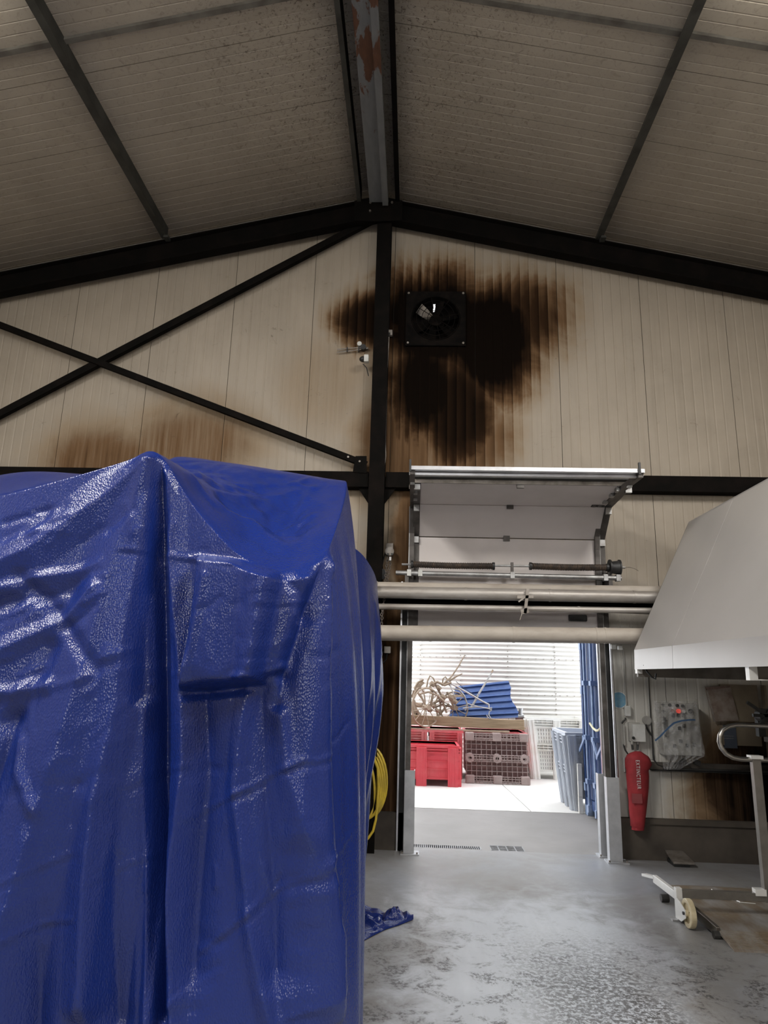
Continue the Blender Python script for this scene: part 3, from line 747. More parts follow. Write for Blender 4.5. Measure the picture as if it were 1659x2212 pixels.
# torsion springs, shaft, drum and lower tube on their brackets
YS = 7.30
def sp(u, v): return onY(u, v, YS)
m1 = MB(); m1.cyl(sp(868, 1219), sp(1350, 1226), 0.012, 10); m1.build('shaft', 'galv', d)
for a, b in (((890, 1219), (1066, 1223)), ((1146, 1223), (1312, 1226))):
    A, B = sp(*a), sp(*b); k = 46; pts = []
    core_ = MB(); core_.tube([A, A.lerp(B, .5) - Vv(0, 0, .006), B], 0.030, 12)
    so = core_.build('spring', 'spring', d, smooth=True)
    hl = MB(); pts = []
    for i in range(k * 8 + 1):
        q = A.lerp(B, i / (k * 8)); an = i / 8 * 2 * math.pi
        pts.append(q + Vv(0, math.cos(an), math.sin(an)) * 0.033 - Vv(0, 0, .006 * math.sin(math.pi * i / (k * 8))))
    hl.tube(pts, 0.006, 4); hl.build('coil', 'spring', so, smooth=True)
    for q in (A, B): MB().cyl(q - Vv(.012, 0, 0), q + Vv(.012, 0, 0), 0.042, 14).build('plug', 'black', so)
C_ = sp(1328, 1226)
m1 = MB(); m1.cyl(C_ - Vv(.06, 0, 0), C_ - Vv(.045, 0, 0), 0.085, 22); m1.cyl(C_ - Vv(.045, 0, 0), C_ + Vv(.04, 0, 0), 0.062, 22, 0.075); m1.cyl(C_ + Vv(.04, 0, 0), C_ + Vv(.055, 0, 0), 0.085, 22)
m1.build('cable_drum', 'black', d, smooth=True)
m1 = MB(); q = sp(1350, 1226); m1.tube([q, q + Vv(.05, 0, .004), q + Vv(.10, 0, -.01), q + Vv(.14, 0, -.035)], 0.003, 5); m1.build('cable_tail', 'galv_dirty', d)
A, B = sp(855, 1237), sp(1342, 1249)
m1 = MB(); m1.cyl(A, B, 0.026, 12); m1.build('support_tube', 'galv', d, smooth=True)
for k in (0.06, 0.11, 0.52, 0.93, 0.985):
    q = A.lerp(B, k); MB().box(q.x - .022, q.y - .034, q.z - .034, q.x + .022, q.y + .034, q.z + .034).build('clamp', 'white_plastic' if k in (0.06, 0.11) else 'galv', d)
q = A.lerp(B, 0.52); MB().box(q.x - .014, q.y - .02, q.z + .03, q.x + .014, q.y + .02, q.z + .14).build('bearing_bracket', 'endcap', d)
for u in (879, 1318):
    q = sp(u, 1240); MB().box(q.x - .02, YS - .01, q.z - .14, q.x + .02, 7.56, q.z + .02).build('wall_bracket', 'endcap', d)
# handle pocket low on the leaf
q = onY(1248, 1335, LY - 0.012); m1 = MB(); m1.box(q.x - .10, q.y - .012, q.z - .035, q.x + .10, q.y + .012, q.z + .035); h_ = m1.build('handle_pocket', 'black', d, bevel=.012)
m1 = MB(); m1.box(q.x - .06, q.y - .03, q.z - .012, q.x + .06, q.y - .014, q.z + .012); m1.build('grip', 'rubber', h_)

# jambs and bright edge strips
jl, jr = DX0, DX1
j = thing('door_frame', 'grey steel frame lining the doorway', None, (1, 7.6, 0), kind='structure')
MB().box(jl - 0.10, 7.55, 0, jl - 0.0, 7.60, DZ).build('jamb', 'black', j)
MB().box(jl - 0.115, 7.53, 0, jl - 0.098, 7.56, DZ).build('edge_strip', 'alu', j)
MB().box(jl - 0.02, 7.60, 0, jl, 7.72, DZ).build('reveal', 'endcap', j)
MB().box(jr, 7.55, 0, jr + 0.055, 7.60, DZ).build('jamb', 'black', j)
MB().box(jr - 0.055, 7.66, 0, jr - 0.02, 7.70, DZ).build('edge_strip', 'alu', j)
MB().box(jr - 0.02, 7.60, 0, jr, 7.72, DZ).build('reveal', 'alu', j)
MB().box(jl, 7.60, DZ - 0.02, jr, 7.72, DZ).build('reveal', 'endcap', j)
q0, q1 = onY(1319, 1390, 7.5), onY(1334, 1682, 7.5)
m1 = MB(); m1.cyl((q0.x, 7.5, q0.z), (q0.x, 7.5, q1.z - 0.03), 0.016, 10); tag(m1.build('door_tube', 'alu', smooth=True), 'bright thin vertical metal tube beside the right jamb', 'tube')

# ---- guard posts
def guard(u0, u1, vtop, vbase, lab, y, face):
    P0, P1 = onY(u0, vbase, y), onY(u1, vbase, y); h = onY((u0 + u1) / 2, vtop, y).z
    t = thing('guard_post', lab, 'post', ((P0.x + P1.x) / 2, y, 0), 'steel guard posts beside the doorway')
    x0, x1 = P0.x, P1.x
    MB().box(x0, y, 0.012, x1, y + 0.008, h).build('web', 'guard', t)
    MB().box(x0 if face > 0 else x0, y + 0.008, 0.012, x0 + 0.008, y + 0.09, h).build('flange', 'guard', t)
    MB().box(x1 - 0.008, y + 0.008, 0.012, x1, y + 0.09, h).build('flange', 'guard', t)
    MB().box(x0 - 0.03, y - 0.05, 0.0, x1 + 0.05, y + 0.11, 0.012).build('base_plate', 'guard', t)
    for bx in (x0 - 0.012, x1 + 0.03): MB().cyl((bx, y - 0.03, 0.012), (bx, y - 0.03, 0.028), 0.009, 6).build('bolt', 'galv_dirty', t)
guard(871, 894, 1664, 1845, 'grey steel guard post left of the doorway', 7.42, 1)
guard(1299, 1319, 1672, 1846, 'shorter-looking grey guard post at the right jamb, behind the other', 7.62, -1)
guard(1318, 1346, 1680, 1863, 'grey guard post standing foremost right of the doorway', 7.40, -1)

# ---- ducts and pipes crossing above the doorway
def run(name, lab, v0, v1, y, r, m, u0=815, u1=1385, joints=(), x0=-2.6, x1=3.4, jm=None):
    A, B = onY(u0, v0, y), onY(u1, v1, y); dd = (B - A) / (B.x - A.x)
    a = A + dd * (x0 - A.x); b = A + dd * (x1 - A.x)
    t = thing(name, lab, 'pipe', a, 'pipes crossing above the doorway')
    MB().cyl(a, b, r, 20).build('tube', m, t, smooth=True)
    for u in joints:
        q = onY(u, v0 + (v1 - v0) * (u - u0) / (u1 - u0), y); q = A + dd * (q.x - A.x)
        MB().cyl(q - dd * 0.012, q + dd * 0.012, r + 0.004, 20).build('collar', jm or m, t, smooth=True)
    return t
run('duct', 'thick cream duct lowest across the doorway top', 1367, 1374, 7.00, 0.078, 'duct', joints=(930, 1109, 1288, 1307))
run('duct', 'upper grey metal duct just below the spring tube', 1279, 1290, 7.02, 0.062, 'duct_metal', joints=(1006, 1188, 1370))
run('duct', 'cream duct behind the upper metal one', 1268, 1277, 7.16, 0.055, 'duct', joints=())
run('pipe', 'slim grey pipe slung below the black channel', 1310, 1319, 7.00, 0.030, 'duct_metal', joints=(1250,))
A, B = onY(815, 1291, 7.15), onY(1400, 1311, 7.15); dd = (B - A) / (B.x - A.x)
t = thing('channel_rail', 'black steel channel between the ducts above the doorway', 'rail', A, 'pipes crossing above the doorway')
a, b = A + dd * (-2.6 - A.x), A + dd * (3.4 - A.x)
MB().bar(a, b, 0.012, 0.15).build('web', 'black_steel', t)
for sgn in (1, -1): MB().bar(a + Vv(0, -.025, sgn * .07), b + Vv(0, -.025, sgn * .07), 0.06, 0.01).build('flange', 'black_steel', t)
# pipe bracket in the middle
t = thing('pipe_hanger', 'grey cross-shaped pipe hanger in the middle of the ducts', 'bracket', onY(1137, 1290, 6.93))
for a, b, w_ in (((1140, 1272), (1134, 1325), .03), ((1117, 1290), (1152, 1289), .03), ((1125, 1322), (1142, 1318), .05)):
    MB().bar(onY(*a, 6.92), onY(*b, 6.92), 0.02, w_).build('strap', 'galv_dirty', t)
MB().bar(onY(1120, 1300, 6.92), onY(1140, 1286, 6.92), 0.015, 0.015).build('strut', 'galv_dirty', t)
MB().cyl(onY(1129, 1322, 6.9), onY(1123, 1340, 6.9), 0.006, 6).build('rod', 'galv_dirty', t)
tag(MB().box(onY(1318, 1395, 7.1).x, 7.05, onY(1318, 1402, 7.1).z, onY(1329, 1395, 7.1).x, 7.1, onY(1318, 1392, 7.1).z).build('clip', 'white_plastic', bevel=.006), 'white plastic clip under the duct beside the right jamb', 'clip', 'white clips')
tag(MB().box(onY(1333, 1395, 7.1).x, 7.05, onY(1333, 1404, 7.1).z, onY(1342, 1395, 7.1).x, 7.1, onY(1333, 1395, 7.1).z).build('clip', 'white_plastic', bevel=.006), 'white plastic clip under the duct nearer the hood', 'clip', 'white clips')

# ---- chain hoist operator left of the door
YW = 7.58
t = thing('chain_hoist', 'small grey chain hoist box with two hanging chains left of the door', 'hoist', onY(841, 1195, YW))
q = onY(842, 1180, YW); MB().box(q.x - .04, YW - .04, q.z - .03, q.x + .04, YW, q.z + .03).build('mount', 'dirty_plastic', t, bevel=.005)
q = onY(842, 1194, YW); MB().cyl(q, q - Vv(0, .10, 0), .05, 20).build('gear_case', 'dirty_plastic', t, smooth=True)
for u in (838, 847): 
    e = onY(u, 1197, YW - .105); MB().cyl(e, e - Vv(0, .01, 0), .012, 10).build('chain_slot', 'black', t)
e = onY(843, 1207, YW - .09); MB().box(e.x - .012, e.y - .012, e.z - .02, e.x + .012, e.y + .012, e.z + .02).build('weight', 'galv', t)
def chain(p, q, lab):
    n = int((q - p).length / 0.034); dirv = (q - p).normalized()
    mb = MB()
    for i in range(n):
        c = p.lerp(q, (i + .5) / n); sd = Vv(1, 0, 0) if i % 2 else Vv(0, 1, 0)
        sd = (sd - dirv * sd.dot(dirv)).normalized()
        pts = [c + dirv * (0.022 * math.sin(a_)) + sd * (0.011 * math.cos(a_)) for a_ in [2 * math.pi * k / 8 for k in range(8)]]
        mb.tube(pts, 0.0042, 4, closed=True)
    o = mb.build('chain', 'chain', t); o['kind'] = 'stuff'
chain(onY(837, 1203, YW - .1), onY(820, 1395, 6.9), '')
chain(onY(844, 1212, YW - .1), onY(824, 1330, 6.95), '')
cb = MB(); pts = [(845, 1182), (836, 1186), (830, 1200), (826, 1220), (820, 1235)]
cb.tube([onY(*p_, YW - .01) for p_ in pts], 0.008, 6); cb.build('cable', 'black', t, smooth=True)
t = thing('motor_fitting', 'dark round motor fitting with a white knob beside the chains', 'fitting', onY(824, 1240, 7.5))
MB().cyl(onY(824, 1240, 7.56), onY(824, 1240, 7.44), .06, 18).build('body', 'black', t, smooth=True)
MB().cyl(onY(815, 1236, 7.45), onY(815, 1236, 7.40), .025, 14).build('knob', 'white_plastic', t, smooth=True)
tag(MB().box(onY(809, 1262, 7.0).x, 6.9, onY(809, 1270, 7.0).z, onY(817, 1262, 7.0).x, 6.93, onY(809, 1258, 7.0).z).build('end_plate', 'galv_dirty', bevel=.004), 'small bolted end plate on the upper duct beside the blue sheet', 'plate')
# socket box on the left wall
t = thing('junction_box', 'cream junction box with looping cables left of the doorway', 'electrical box', onY(837, 1404, YW))
q = onY(837, 1404, YW); MB().box(q.x - .036, YW - .05, q.z - .036, q.x + .036, YW, q.z + .036).build('box', 'dirty_plastic', t, bevel=.006)
for pts in ([(836, 1412), (834, 1425), (826, 1432), (818, 1425), (814, 1418)], [(831, 1405), (824, 1412), (822, 1424), (826, 1434)], [(820, 1400), (816, 1408), (820, 1415), (816, 1420)]):
    cb = MB(); cb.tube([onY(*p_, YW - .02) for p_ in pts], 0.008, 6); cb.build('cable', 'black', t, smooth=True)
t = thing('socket_box', 'dark small socket plate next to the cream junction box', 'electrical box', onY(819, 1402, YW))
q = onY(817, 1403, YW); MB().box(q.x - .03, YW - .03, q.z - .045, q.x + .03, YW, q.z + .045).build('box', 'dirty_plastic', t, bevel=.005)
# conduit up the gable beside the column, with a box on top
t = thing('conduit', 'thin conduit with a dark switch box beside the column', 'conduit', onY(838, 1000, YW))
cb = MB(); cb.tube([onY(840, 728, YW), onY(836, 800, YW), onY(832, 960, YW), onY(833, 985, YW), onY(829, 1015, YW)], .009, 6); cb.build('tube', 'dirty_plastic', t, smooth=True)
q = onY(841, 722, YW); MB().box(q.x - .038, YW - .05, q.z - .035, q.x + .038, YW, q.z + .035).build('box', 'dirty_plastic', t, bevel=.004)
q = onY(839, 722, YW - .052); MB().box(q.x - .022, YW - .056, q.z - .024, q.x + .022, YW - .05, q.z + .022).build('cover', 'black', t)
# sensor and lamp on the left of the column
t = thing('wall_sensor', 'white dome sensor with dark lens fixed to the column', 'sensor', onY(788, 776, 7.4))
q = onY(791, 776, 7.42); MB().box(q.x - .025, 7.38, q.z - .045, q.x + .03, 7.44, q.z + .045).build('base', 'white_plastic', t, bevel=.006)
q = onY(782, 776, 7.41); MB().tube([q + Vv(.02, 0, 0), q, q - Vv(.02, 0, 0), q - Vv(.032, 0, 0)], [.038, .036, .026, .008], 14).build('dome', 'black', t, smooth=True)
MB().tube([onY(784, 786, 7.42), onY(792, 795, 7.42), onY(796, 812, 7.42)], .006, 5).build('cable', 'black', t)
t = thing('conduit_stub', 'horizontal conduit stub with round box and pale disc left of the column', 'conduit', onY(770, 752, YW))
for dv_ in (0, 6): MB().tube([onY(795, 751 + dv_ * .3, YW - .02), onY(755, 752 + dv_, YW - .02), onY(728, 755 + dv_, YW - .02)], .007, 6).build('tube', 'dirty_plastic', t, smooth=True)
q = onY(785, 753, YW); MB().cyl(q, q - Vv(0, .05, 0), .035, 16).build('box', 'black', t, smooth=True)
q = onY(777, 746, YW); MB().cyl(q, q - Vv(0, .05, 0), .028, 16).build('disc', 'white_plastic', t, smooth=True)
for u in (750, 775): 
    q = onY(u, 755, YW - .02); MB().box(q.x - .006, YW - .035, q.z - .03, q.x + .006, YW, q.z + .03).build('clip', 'black', t)

# ---- extractor fan
f = thing('extractor_fan', 'soot-black square extractor fan high in the gable wall', 'fan', (FH.x, D, FH.z))
H_ = 0.365
n = 32; fm = MB(); vs = []; fs = []
ri = 0.30
for i in range(n):
    a_ = 2 * math.pi * i / n; cxx, szz = math.cos(a_), math.sin(a_)
    k = H_ / max(abs(cxx), abs(szz))
    vs += [(FH.x + cxx * k, D - .03, FH.z + szz * k), (FH.x + cxx * ri, D - .03, FH.z + szz * ri), (FH.x + cxx * ri, D + .16, FH.z + szz * ri), (FH.x + cxx * k, D + .0, FH.z + szz * k)]
for i in range(n):
    k = (i + 1) % n
    for e in range(3): fs.append((i * 4 + e, i * 4 + e + 1, k * 4 + e + 1, k * 4 + e))
    fs.append((i * 4 + 3, i * 4, k * 4, k * 4 + 3))
fm.add(vs, fs); fm.build('frame', 'soot', f)
for sx in (-1, 1):
    for sz in (-1, 1): MB().cyl((FH.x + sx * .335, D - .03, FH.z + sz * .335), (FH.x + sx * .335, D - .045, FH.z + sz * .335), .014, 8).build('bolt', 'galv_dirty', f)
hb = MB().cyl((FH.x, D + .02, FH.z), (FH.x, D + .10, FH.z), .075, 18).build('hub', 'soot', f)
for k in range(6):
    a_ = 2 * math.pi * (k + .3) / 6; bl = MB(); pr = []
    for rr, wd in ((.06, .05), (.18, .095), (.285, .11)):
        for sgn in (-1, 1):
            an = a_ + sgn * wd / rr * .5
            pr.append(Vv(FH.x + rr * math.cos(an), D + .06 + sgn * .035, FH.z + rr * math.sin(an)))
    bl.add(pr + [p_ + Vv(0, .004, 0) for p_ in pr], [(0, 1, 3, 2), (2, 3, 5, 4), (6, 8, 9, 7), (8, 10, 11, 9), (0, 2, 8, 6), (2, 4, 10, 8), (1, 7, 9, 3), (3, 9, 11, 5), (4, 5, 11, 10)])
    bl.build('blade', 'galv_dirty' if k in (2,) else 'soot', f)
for rr in (.10, .17, .235, .29): MB().ring((FH.x, D - .035, FH.z), (0, 1, 0), rr + .003, rr - .003, .005, 28).build('guard_ring', 'soot', f)
for k in range(4):
    a_ = math.pi * k / 4 + .2; MB().bar((FH.x - .3 * math.cos(a_), D - .03, FH.z - .3 * math.sin(a_)), (FH.x + .3 * math.cos(a_), D - .03, FH.z + .3 * math.sin(a_)), .006, .006, (0, 1, 0)).build('guard_wire', 'soot', f)
MB().cyl((FH.x, D + .10, FH.z), (FH.x, D + .17, FH.z), .11, 18).build('motor', 'soot', f)
# shut louvre on the outer face, one gap left open
gx, gz = onY(938, 664, D + .19).x, onY(938, 664, D + .19).z
lv = MB(); w2 = .012
lv.box(FH.x - .37, D + .18, FH.z - .37, gx - w2, D + .19, FH.z + .37); lv.box(gx + w2, D + .18, FH.z - .37, FH.x + .37, D + .19, FH.z + .37)
lv.box(gx - w2, D + .18, FH.z - .37, gx + w2, D + .19, gz - .07); lv.box(gx - w2, D + .18, gz + .06, gx + w2, D + .19, FH.z + .37)
lv.build('shutter', 'soot', f)

# ---- extraction hood on the right
h = thing('extraction_hood', 'big pale sheet-metal extraction hood hanging over the work area', 'hood', (2.6, 5, 1.9))
HY1, HY0 = 6.55, 2.6
b0 = onY(1371, 1446, HY1); b1 = onY(1370, 1404, HY1); t0 = onY(1487, 1130, HY1)
hx, hz = b0.x, b0.z
dep = 2.4
def hp(x, z): return (x, z)
prof = [(b0.x, b0.z), (b1.x, b1.z), (t0.x, t0.z)]
xs_r = [b0.x + dep, b1.x + dep, t0.x + 0.9]
seam = HY1 - 0.95
for ya, yb in ((HY0, seam - .003), (seam + .003, HY1)):
    mb = MB(); th = .004
    P = prof
    mb.prism([Vv(P[0][0], ya, P[0][1]), Vv(P[1][0], ya, P[1][1]), Vv(P[2][0], ya, P[2][1]), Vv(P[2][0] + .012, ya, P[2][1]), Vv(P[1][0] + .012, ya, P[1][1]), Vv(P[0][0] + .012, ya, P[0][1])], (0, yb - ya, 0))
    mb.build('side_sheet', 'hood', h)
zt = prof[2][1]
MB().box(prof[2][0], HY0, zt, prof[2][0] + 1.3, HY1, zt + .01).build('top_sheet', 'hood', h)
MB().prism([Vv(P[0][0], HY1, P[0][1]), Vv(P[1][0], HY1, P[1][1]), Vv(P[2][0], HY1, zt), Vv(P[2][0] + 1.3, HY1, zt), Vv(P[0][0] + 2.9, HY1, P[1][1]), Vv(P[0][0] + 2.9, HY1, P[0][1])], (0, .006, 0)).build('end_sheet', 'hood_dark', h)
MB().prism([Vv(P[0][0], HY0, P[0][1]), Vv(P[1][0], HY0, P[1][1]), Vv(P[2][0], HY0, zt), Vv(P[2][0] + 1.3, HY0, zt), Vv(P[0][0] + 2.9, HY0, P[1][1]), Vv(P[0][0] + 2.9, HY0, P[0][1])], (0, .006, 0)).build('end_sheet', 'hood', h)
MB().prism([Vv(P[2][0] + 1.3, HY0, zt), Vv(P[0][0] + 2.9, HY0, P[1][1]), Vv(P[0][0] + 2.9, HY0, P[0][1]), Vv(P[0][0] + 2.88, HY0, P[0][1]), Vv(P[0][0] + 2.88, HY0, P[1][1]), Vv(P[2][0] + 1.29, HY0, zt)], (0, HY1 - HY0, 0)).build('side_sheet', 'hood', h)
zl = onY(1376, 1455, HY1).z
MB().box(P[0][0] + .013, HY1 - .05, zl - .03, P[0][0] + 2.86, HY1 - .01, P[0][1] + .09).build('rim_channel', 'hood_dark', h)
MB().box(P[0][0] + .004, HY1 - .06, zl, P[0][0] + .05, HY1 + .004, P[0][1] + .006).build('rim_bracket', 'white_steel', h)
yc = 4.38
q = onY(1590, 1424, yc)
MB().box(P[0][0] + .012, yc, P[0][1] - .08, P[0][0] + .062, yc + .05, P[0][1] + .02).build('rim_bracket', 'white_steel', h)
MB().box(P[0][0] + .062, yc + .005, P[0][1] - .08, P[0][0] + 2.86, yc + .045, P[0][1] - .072).build('cross_channel', 'white_steel', h)
MB().box(P[0][0] + .062, yc + .03, P[0][1] - .072, P[0][0] + 2.86, yc + .04, P[0][1] + .0).build('cross_web', 'hood_dark', h)
MB().tube([onY(1391, 1436, 6.3), onY(1397, 1450, 6.3), onY(1408, 1463, 6.3), onY(1416, 1467, 6.3), onY(1417, 1455, 6.3)], .008, 6).build('cable', 'black', h, smooth=True)

# ================================================================== RIGHT WALL FITTINGS
def wbox(t, name, u0, v0, u1, v1, dep, m, y=7.6, bev=.004, smooth=False):
    a, b = onY(u0, v0, y), onY(u1, v1, y)
    return MB().box(a.x, y - dep, b.z, b.x, y - .001, a.z).build(name, m, t, bevel=bev)
t = thing('alarm_box', 'white electrical box with round button above the red cover', 'electrical box', onY(1372, 1590, D))
wbox(t, 'back_box', 1355, 1560, 1382, 1601, .05, 'panel_grey', D)
wbox(t, 'cover', 1361, 1563, 1389, 1601, .10, 'white_plastic', D - .0)
q = onY(1368, 1594, D - .10); MB().cyl(q, q - Vv(0, .015, 0), .015, 14).build('button', 'black', t)
for a, b in (((1365, 1606), (1367, 1620)), ((1378, 1606), (1377, 1620))):
    MB().cyl(onY(*a, D - .04), onY(*b, D - .05), .011, 8).build('cable', 'black', t)
    MB().cyl(onY(a[0], a[1] - 5, D - .04), onY(a[0], a[1] + 2, D - .04), .015, 8).build('gland', 'panel_grey', t)
# red fire-extinguisher cover
e = thing('extinguisher_cover', 'red cloth extinguisher cover with white vertical lettering hanging on the wall', 'extinguisher', onY(1378, 1792, D - .1))
rows = [(1623, 1370, 1384), (1627, 1360, 1390), (1632, 1354, 1399), (1640, 1351, 1405), (1650, 1350, 1407), (1658, 1351, 1403), (1663, 1352, 1399), (1675, 1352, 1400), (1700, 1354, 1400), (1730, 1357, 1397), (1755, 1359, 1395), (1770, 1361, 1393), (1784, 1362, 1392), (1786, 1364, 1391), (1792, 1364, 1390)]
vs = []; fs = []; n = 20
for i, (v, u0, u1) in enumerate(rows):
    a, b = onY(u0, v, D - .1), onY(u1, v, D - .1); c = (a + b) / 2; rx_ = (b.x - a.x) / 2
    for k in range(n):
        an = 2 * math.pi * k / n; wob = 1 + .05 * math.sin(5 * an + i) * math.sin(i * 1.7)
        vs.append((c.x + rx_ * math.cos(an) * wob, D - .11 + min(rx_ * .8, .09) * math.sin(an) * wob, c.z))
for i in range(len(rows) - 1):
    for k in range(n): fs.append((i * n + k, i * n + (k + 1) % n, (i + 1) * n + (k + 1) % n, (i + 1) * n + k))
fs.append(tuple(range(n))); fs.append(tuple((len(rows) - 1) * n + k for k in range(n - 1, -1, -1)))
MB().add(vs, fs).build('cover', 'red_cloth', e, smooth=True)
def text(body, size, loc, rot, m, parent, name='lettering', ext=.001, spacing=1.0, align='CENTER'):
    cu = bpy.data.curves.new(name, 'FONT'); cu.body = body; cu.size = size; cu.extrude = ext; cu.space_character = spacing
    cu.align_x = align; cu.align_y = 'CENTER'
    tmp = bpy.data.objects.new(name + '_outline', cu); COL.objects.link(tmp)
    me = bpy.data.meshes.new_from_object(tmp.evaluated_get(bpy.context.evaluated_depsgraph_get()))
    bpy.data.objects.remove(tmp); bpy.data.curves.remove(cu)
    o = bpy.data.objects.new(name, me); COL.objects.link(o); me.materials.clear(); me.materials.append(MT[m])
    o.location = loc; o.rotation_euler = rot
    if parent is not None:
        o.parent = parent; o.matrix_parent_inverse = parent.matrix_world.inverted()
    return o
q = onY(1379, 1673, D - .212); q2 = onY(1380, 1643, D - .212); q3 = onY(1378, 1703, D - .212)
text('EXTINCTEUR', .054, (q.x, D - .208, q.z), (R(90), R(90), 0), 'white_print', e, spacing=1.22).scale = (0.74, 1, 1)
q = onY(1376, 1725, D - .2); MB().box(q.x - .05, D - .204, q.z - .045, q.x + .05, D - .199, q.z + .045).build('pocket', mat('red_patch', (0.30, .06, .065), .6), e)
# conduits and cables on the wall
def cable(name, lab, pts, r, m, y=D - .015, cat='cable', group=None):
    mb = MB(); mb.tube([onY(u, v, y) for u, v in pts], r, 6)
    return tag(mb.build(name, m, smooth=True), lab, cat, group)
cable('cable', 'dark cable dropping from the round box down to the dado channel', [(1400, 1440), (1402, 1500), (1405, 1545), (1408, 1580), (1411, 1625), (1413, 1642), (1420, 1652), (1432, 1656)], .008, 'rubber')
cable('wall_conduit', 'pale conduit along the cladding left of the control panel', [(1398, 1440), (1401, 1500), (1404, 1560), (1408, 1640)], .010, 'panel_grey', D - .012, 'conduit')
cable('cable', 'short curled black cable left of the white electrical box', [(1343, 1563), (1346, 1558), (1351, 1554), (1351, 1550)], .009, 'rubber')
cable('cable', 'black cable curving behind the red cover', [(1347, 1608), (1350, 1620), (1356, 1628), (1362, 1634)], .008, 'rubber')
cable('cable', 'black cable looping from the round box to the conduit', [(1395, 1565), (1399, 1576), (1404, 1584), (1408, 1589)], .010, 'rubber', D - .04)
t = thing('round_box', 'pale round junction box right of the white electrical box', 'electrical box', onY(1396, 1556, D))
q = onY(1396, 1556, D); MB().cyl(q, q - Vv(0, .035, 0), .045, 20).build('box', 'panel_grey', t, smooth=True)
MB().cyl(q - Vv(0, .035, 0), q - Vv(0, .04, 0), .036, 20).build('lid', 'panel_grey', t, smooth=True)
t = thing('wall_trunking', 'slim pale trunking beside the white electrical box', 'trunking', onY(1346, 1620, D))
wbox(t, 'cover', 1344, 1565, 1350, 1610, .03, 'panel_grey'); wbox(t, 'clip', 1345, 1636, 1350, 1668, .02, 'white_plastic')
t = thing('wall_sign', 'round blue sign on the wall beside the right jamb', 'sign', onY(1337, 1512, D))
q = onY(1337, 1512, D - .01); MB().cyl(q + Vv(0, .008, 0), q, .085, 28).build('disc', 'blue_sign', t); MB().ring(q - Vv(0, .001, 0), (0, 1, 0), .086, .08, .004, 28).build('rim', 'white_print', t)
t = thing('switch_cover', 'cracked white switch cover above the electrical box', 'switch', onY(1352, 1535, D))
wbox(t, 'cover', 1347, 1524, 1361, 1547, .05, 'white_plastic', bev=.008); wbox(t, 'upper_duct', 1347, 1400, 1351, 1524, .02, 'panel_grey')
# dado channel
t = thing('dado_channel', 'black cable channel running along the wall below the control panel', 'channel', onY(1405, 1660, D))
a, b = onY(1403, 1656, D), onY(1620, 1664, D)
MB().box(a.x, D - .09, a.z - .03, 5.6, D - .002, a.z - .022).build('shelf', 'black', t)
MB().box(a.x, D - .02, a.z - .022, 5.6, D - .002, a.z + .05).build('back', 'hood_dark', t)
for k, dz in ((.03, .012), (.055, .010), (.075, .012)): MB().tube([(a.x + .1 + k, D - k, a.z - .012), (a.x + .8, D - k, a.z - .008), (5.5, D - k, a.z - .012)], dz * .9, 6).build('cable', 'rubber', t, smooth=True)
for pts in ([(1458, 1665), (1468, 1645), (1479, 1638), (1484, 1650), (1492, 1656)], [(1472, 1660), (1476, 1646), (1480, 1640), (1478, 1655)]):
    MB().tube([onY(u, v, D - .07) for u, v in pts], .009, 6).build('cable', 'rubber', t, smooth=True)
MB().bar(onY(1500, 1644, D - .06), onY(1512, 1650, D - .06), .03, .05).build('plug', 'rubber', t)
# control panel under a plastic film
t = thing('control_panel', 'grey control panel with push buttons and one red lamp', 'control panel', onY(1460, 1580, D))
wbox(t, 'case', 1416, 1517, 1504, 1630, .16, 'panel_grey', D, .008)
yf = D - .161
def btn(u, v, r, m, name='button', dep=.02):
    q = onY(u, v, yf); MB().cyl(q, q - Vv(0, dep, 0), r, 14).build(name, m, t)
for u, v in ((1446, 1523), (1462, 1524), (1474, 1525)): btn(u, v, .016, 'black')
btn(1452, 1536, .018, mat('dull_red', (.30, .12, .10), .5)); btn(1465, 1536, .022, 'lamp_red', 'lamp'); btn(1476, 1537, .016, 'white_plastic')
for u, v in ((1453, 1545), (1465, 1545), (1476, 1545), (1467, 1573), (1477, 1568), (1470, 1601), (1457, 1611), (1484, 1610), (1499, 1608)):
    q = onY(u, v, yf); MB().box(q.x - .016, yf - .012, q.z - .018, q.x + .016, yf, q.z + .018).build('switch', 'black', t, bevel=.003)
btn(1491, 1536, .022, 'black', 'key_switch')
for u, v in ((1432, 1522), (1433, 1536), (1433, 1549), (1434, 1562)):
    q = onY(u, v, yf); MB().box(q.x - .02, yf - .003, q.z - .002, q.x + .02, yf, q.z + .002).build('label_strip', 'black', t); MB().box(q.x - .002, yf - .003, q.z - .02, q.x + .002, yf, q.z + .012).build('label_strip', 'black', t)
wbox(t, 'side_switch', 1421, 1548, 1427, 1588, .19, 'black'); 
q = onY(1448, 1529, yf); MB().box(q.x - .03, yf - .004, q.z - .006, q.x + .03, yf, q.z + .006).build('label_strip', 'white_print', t)
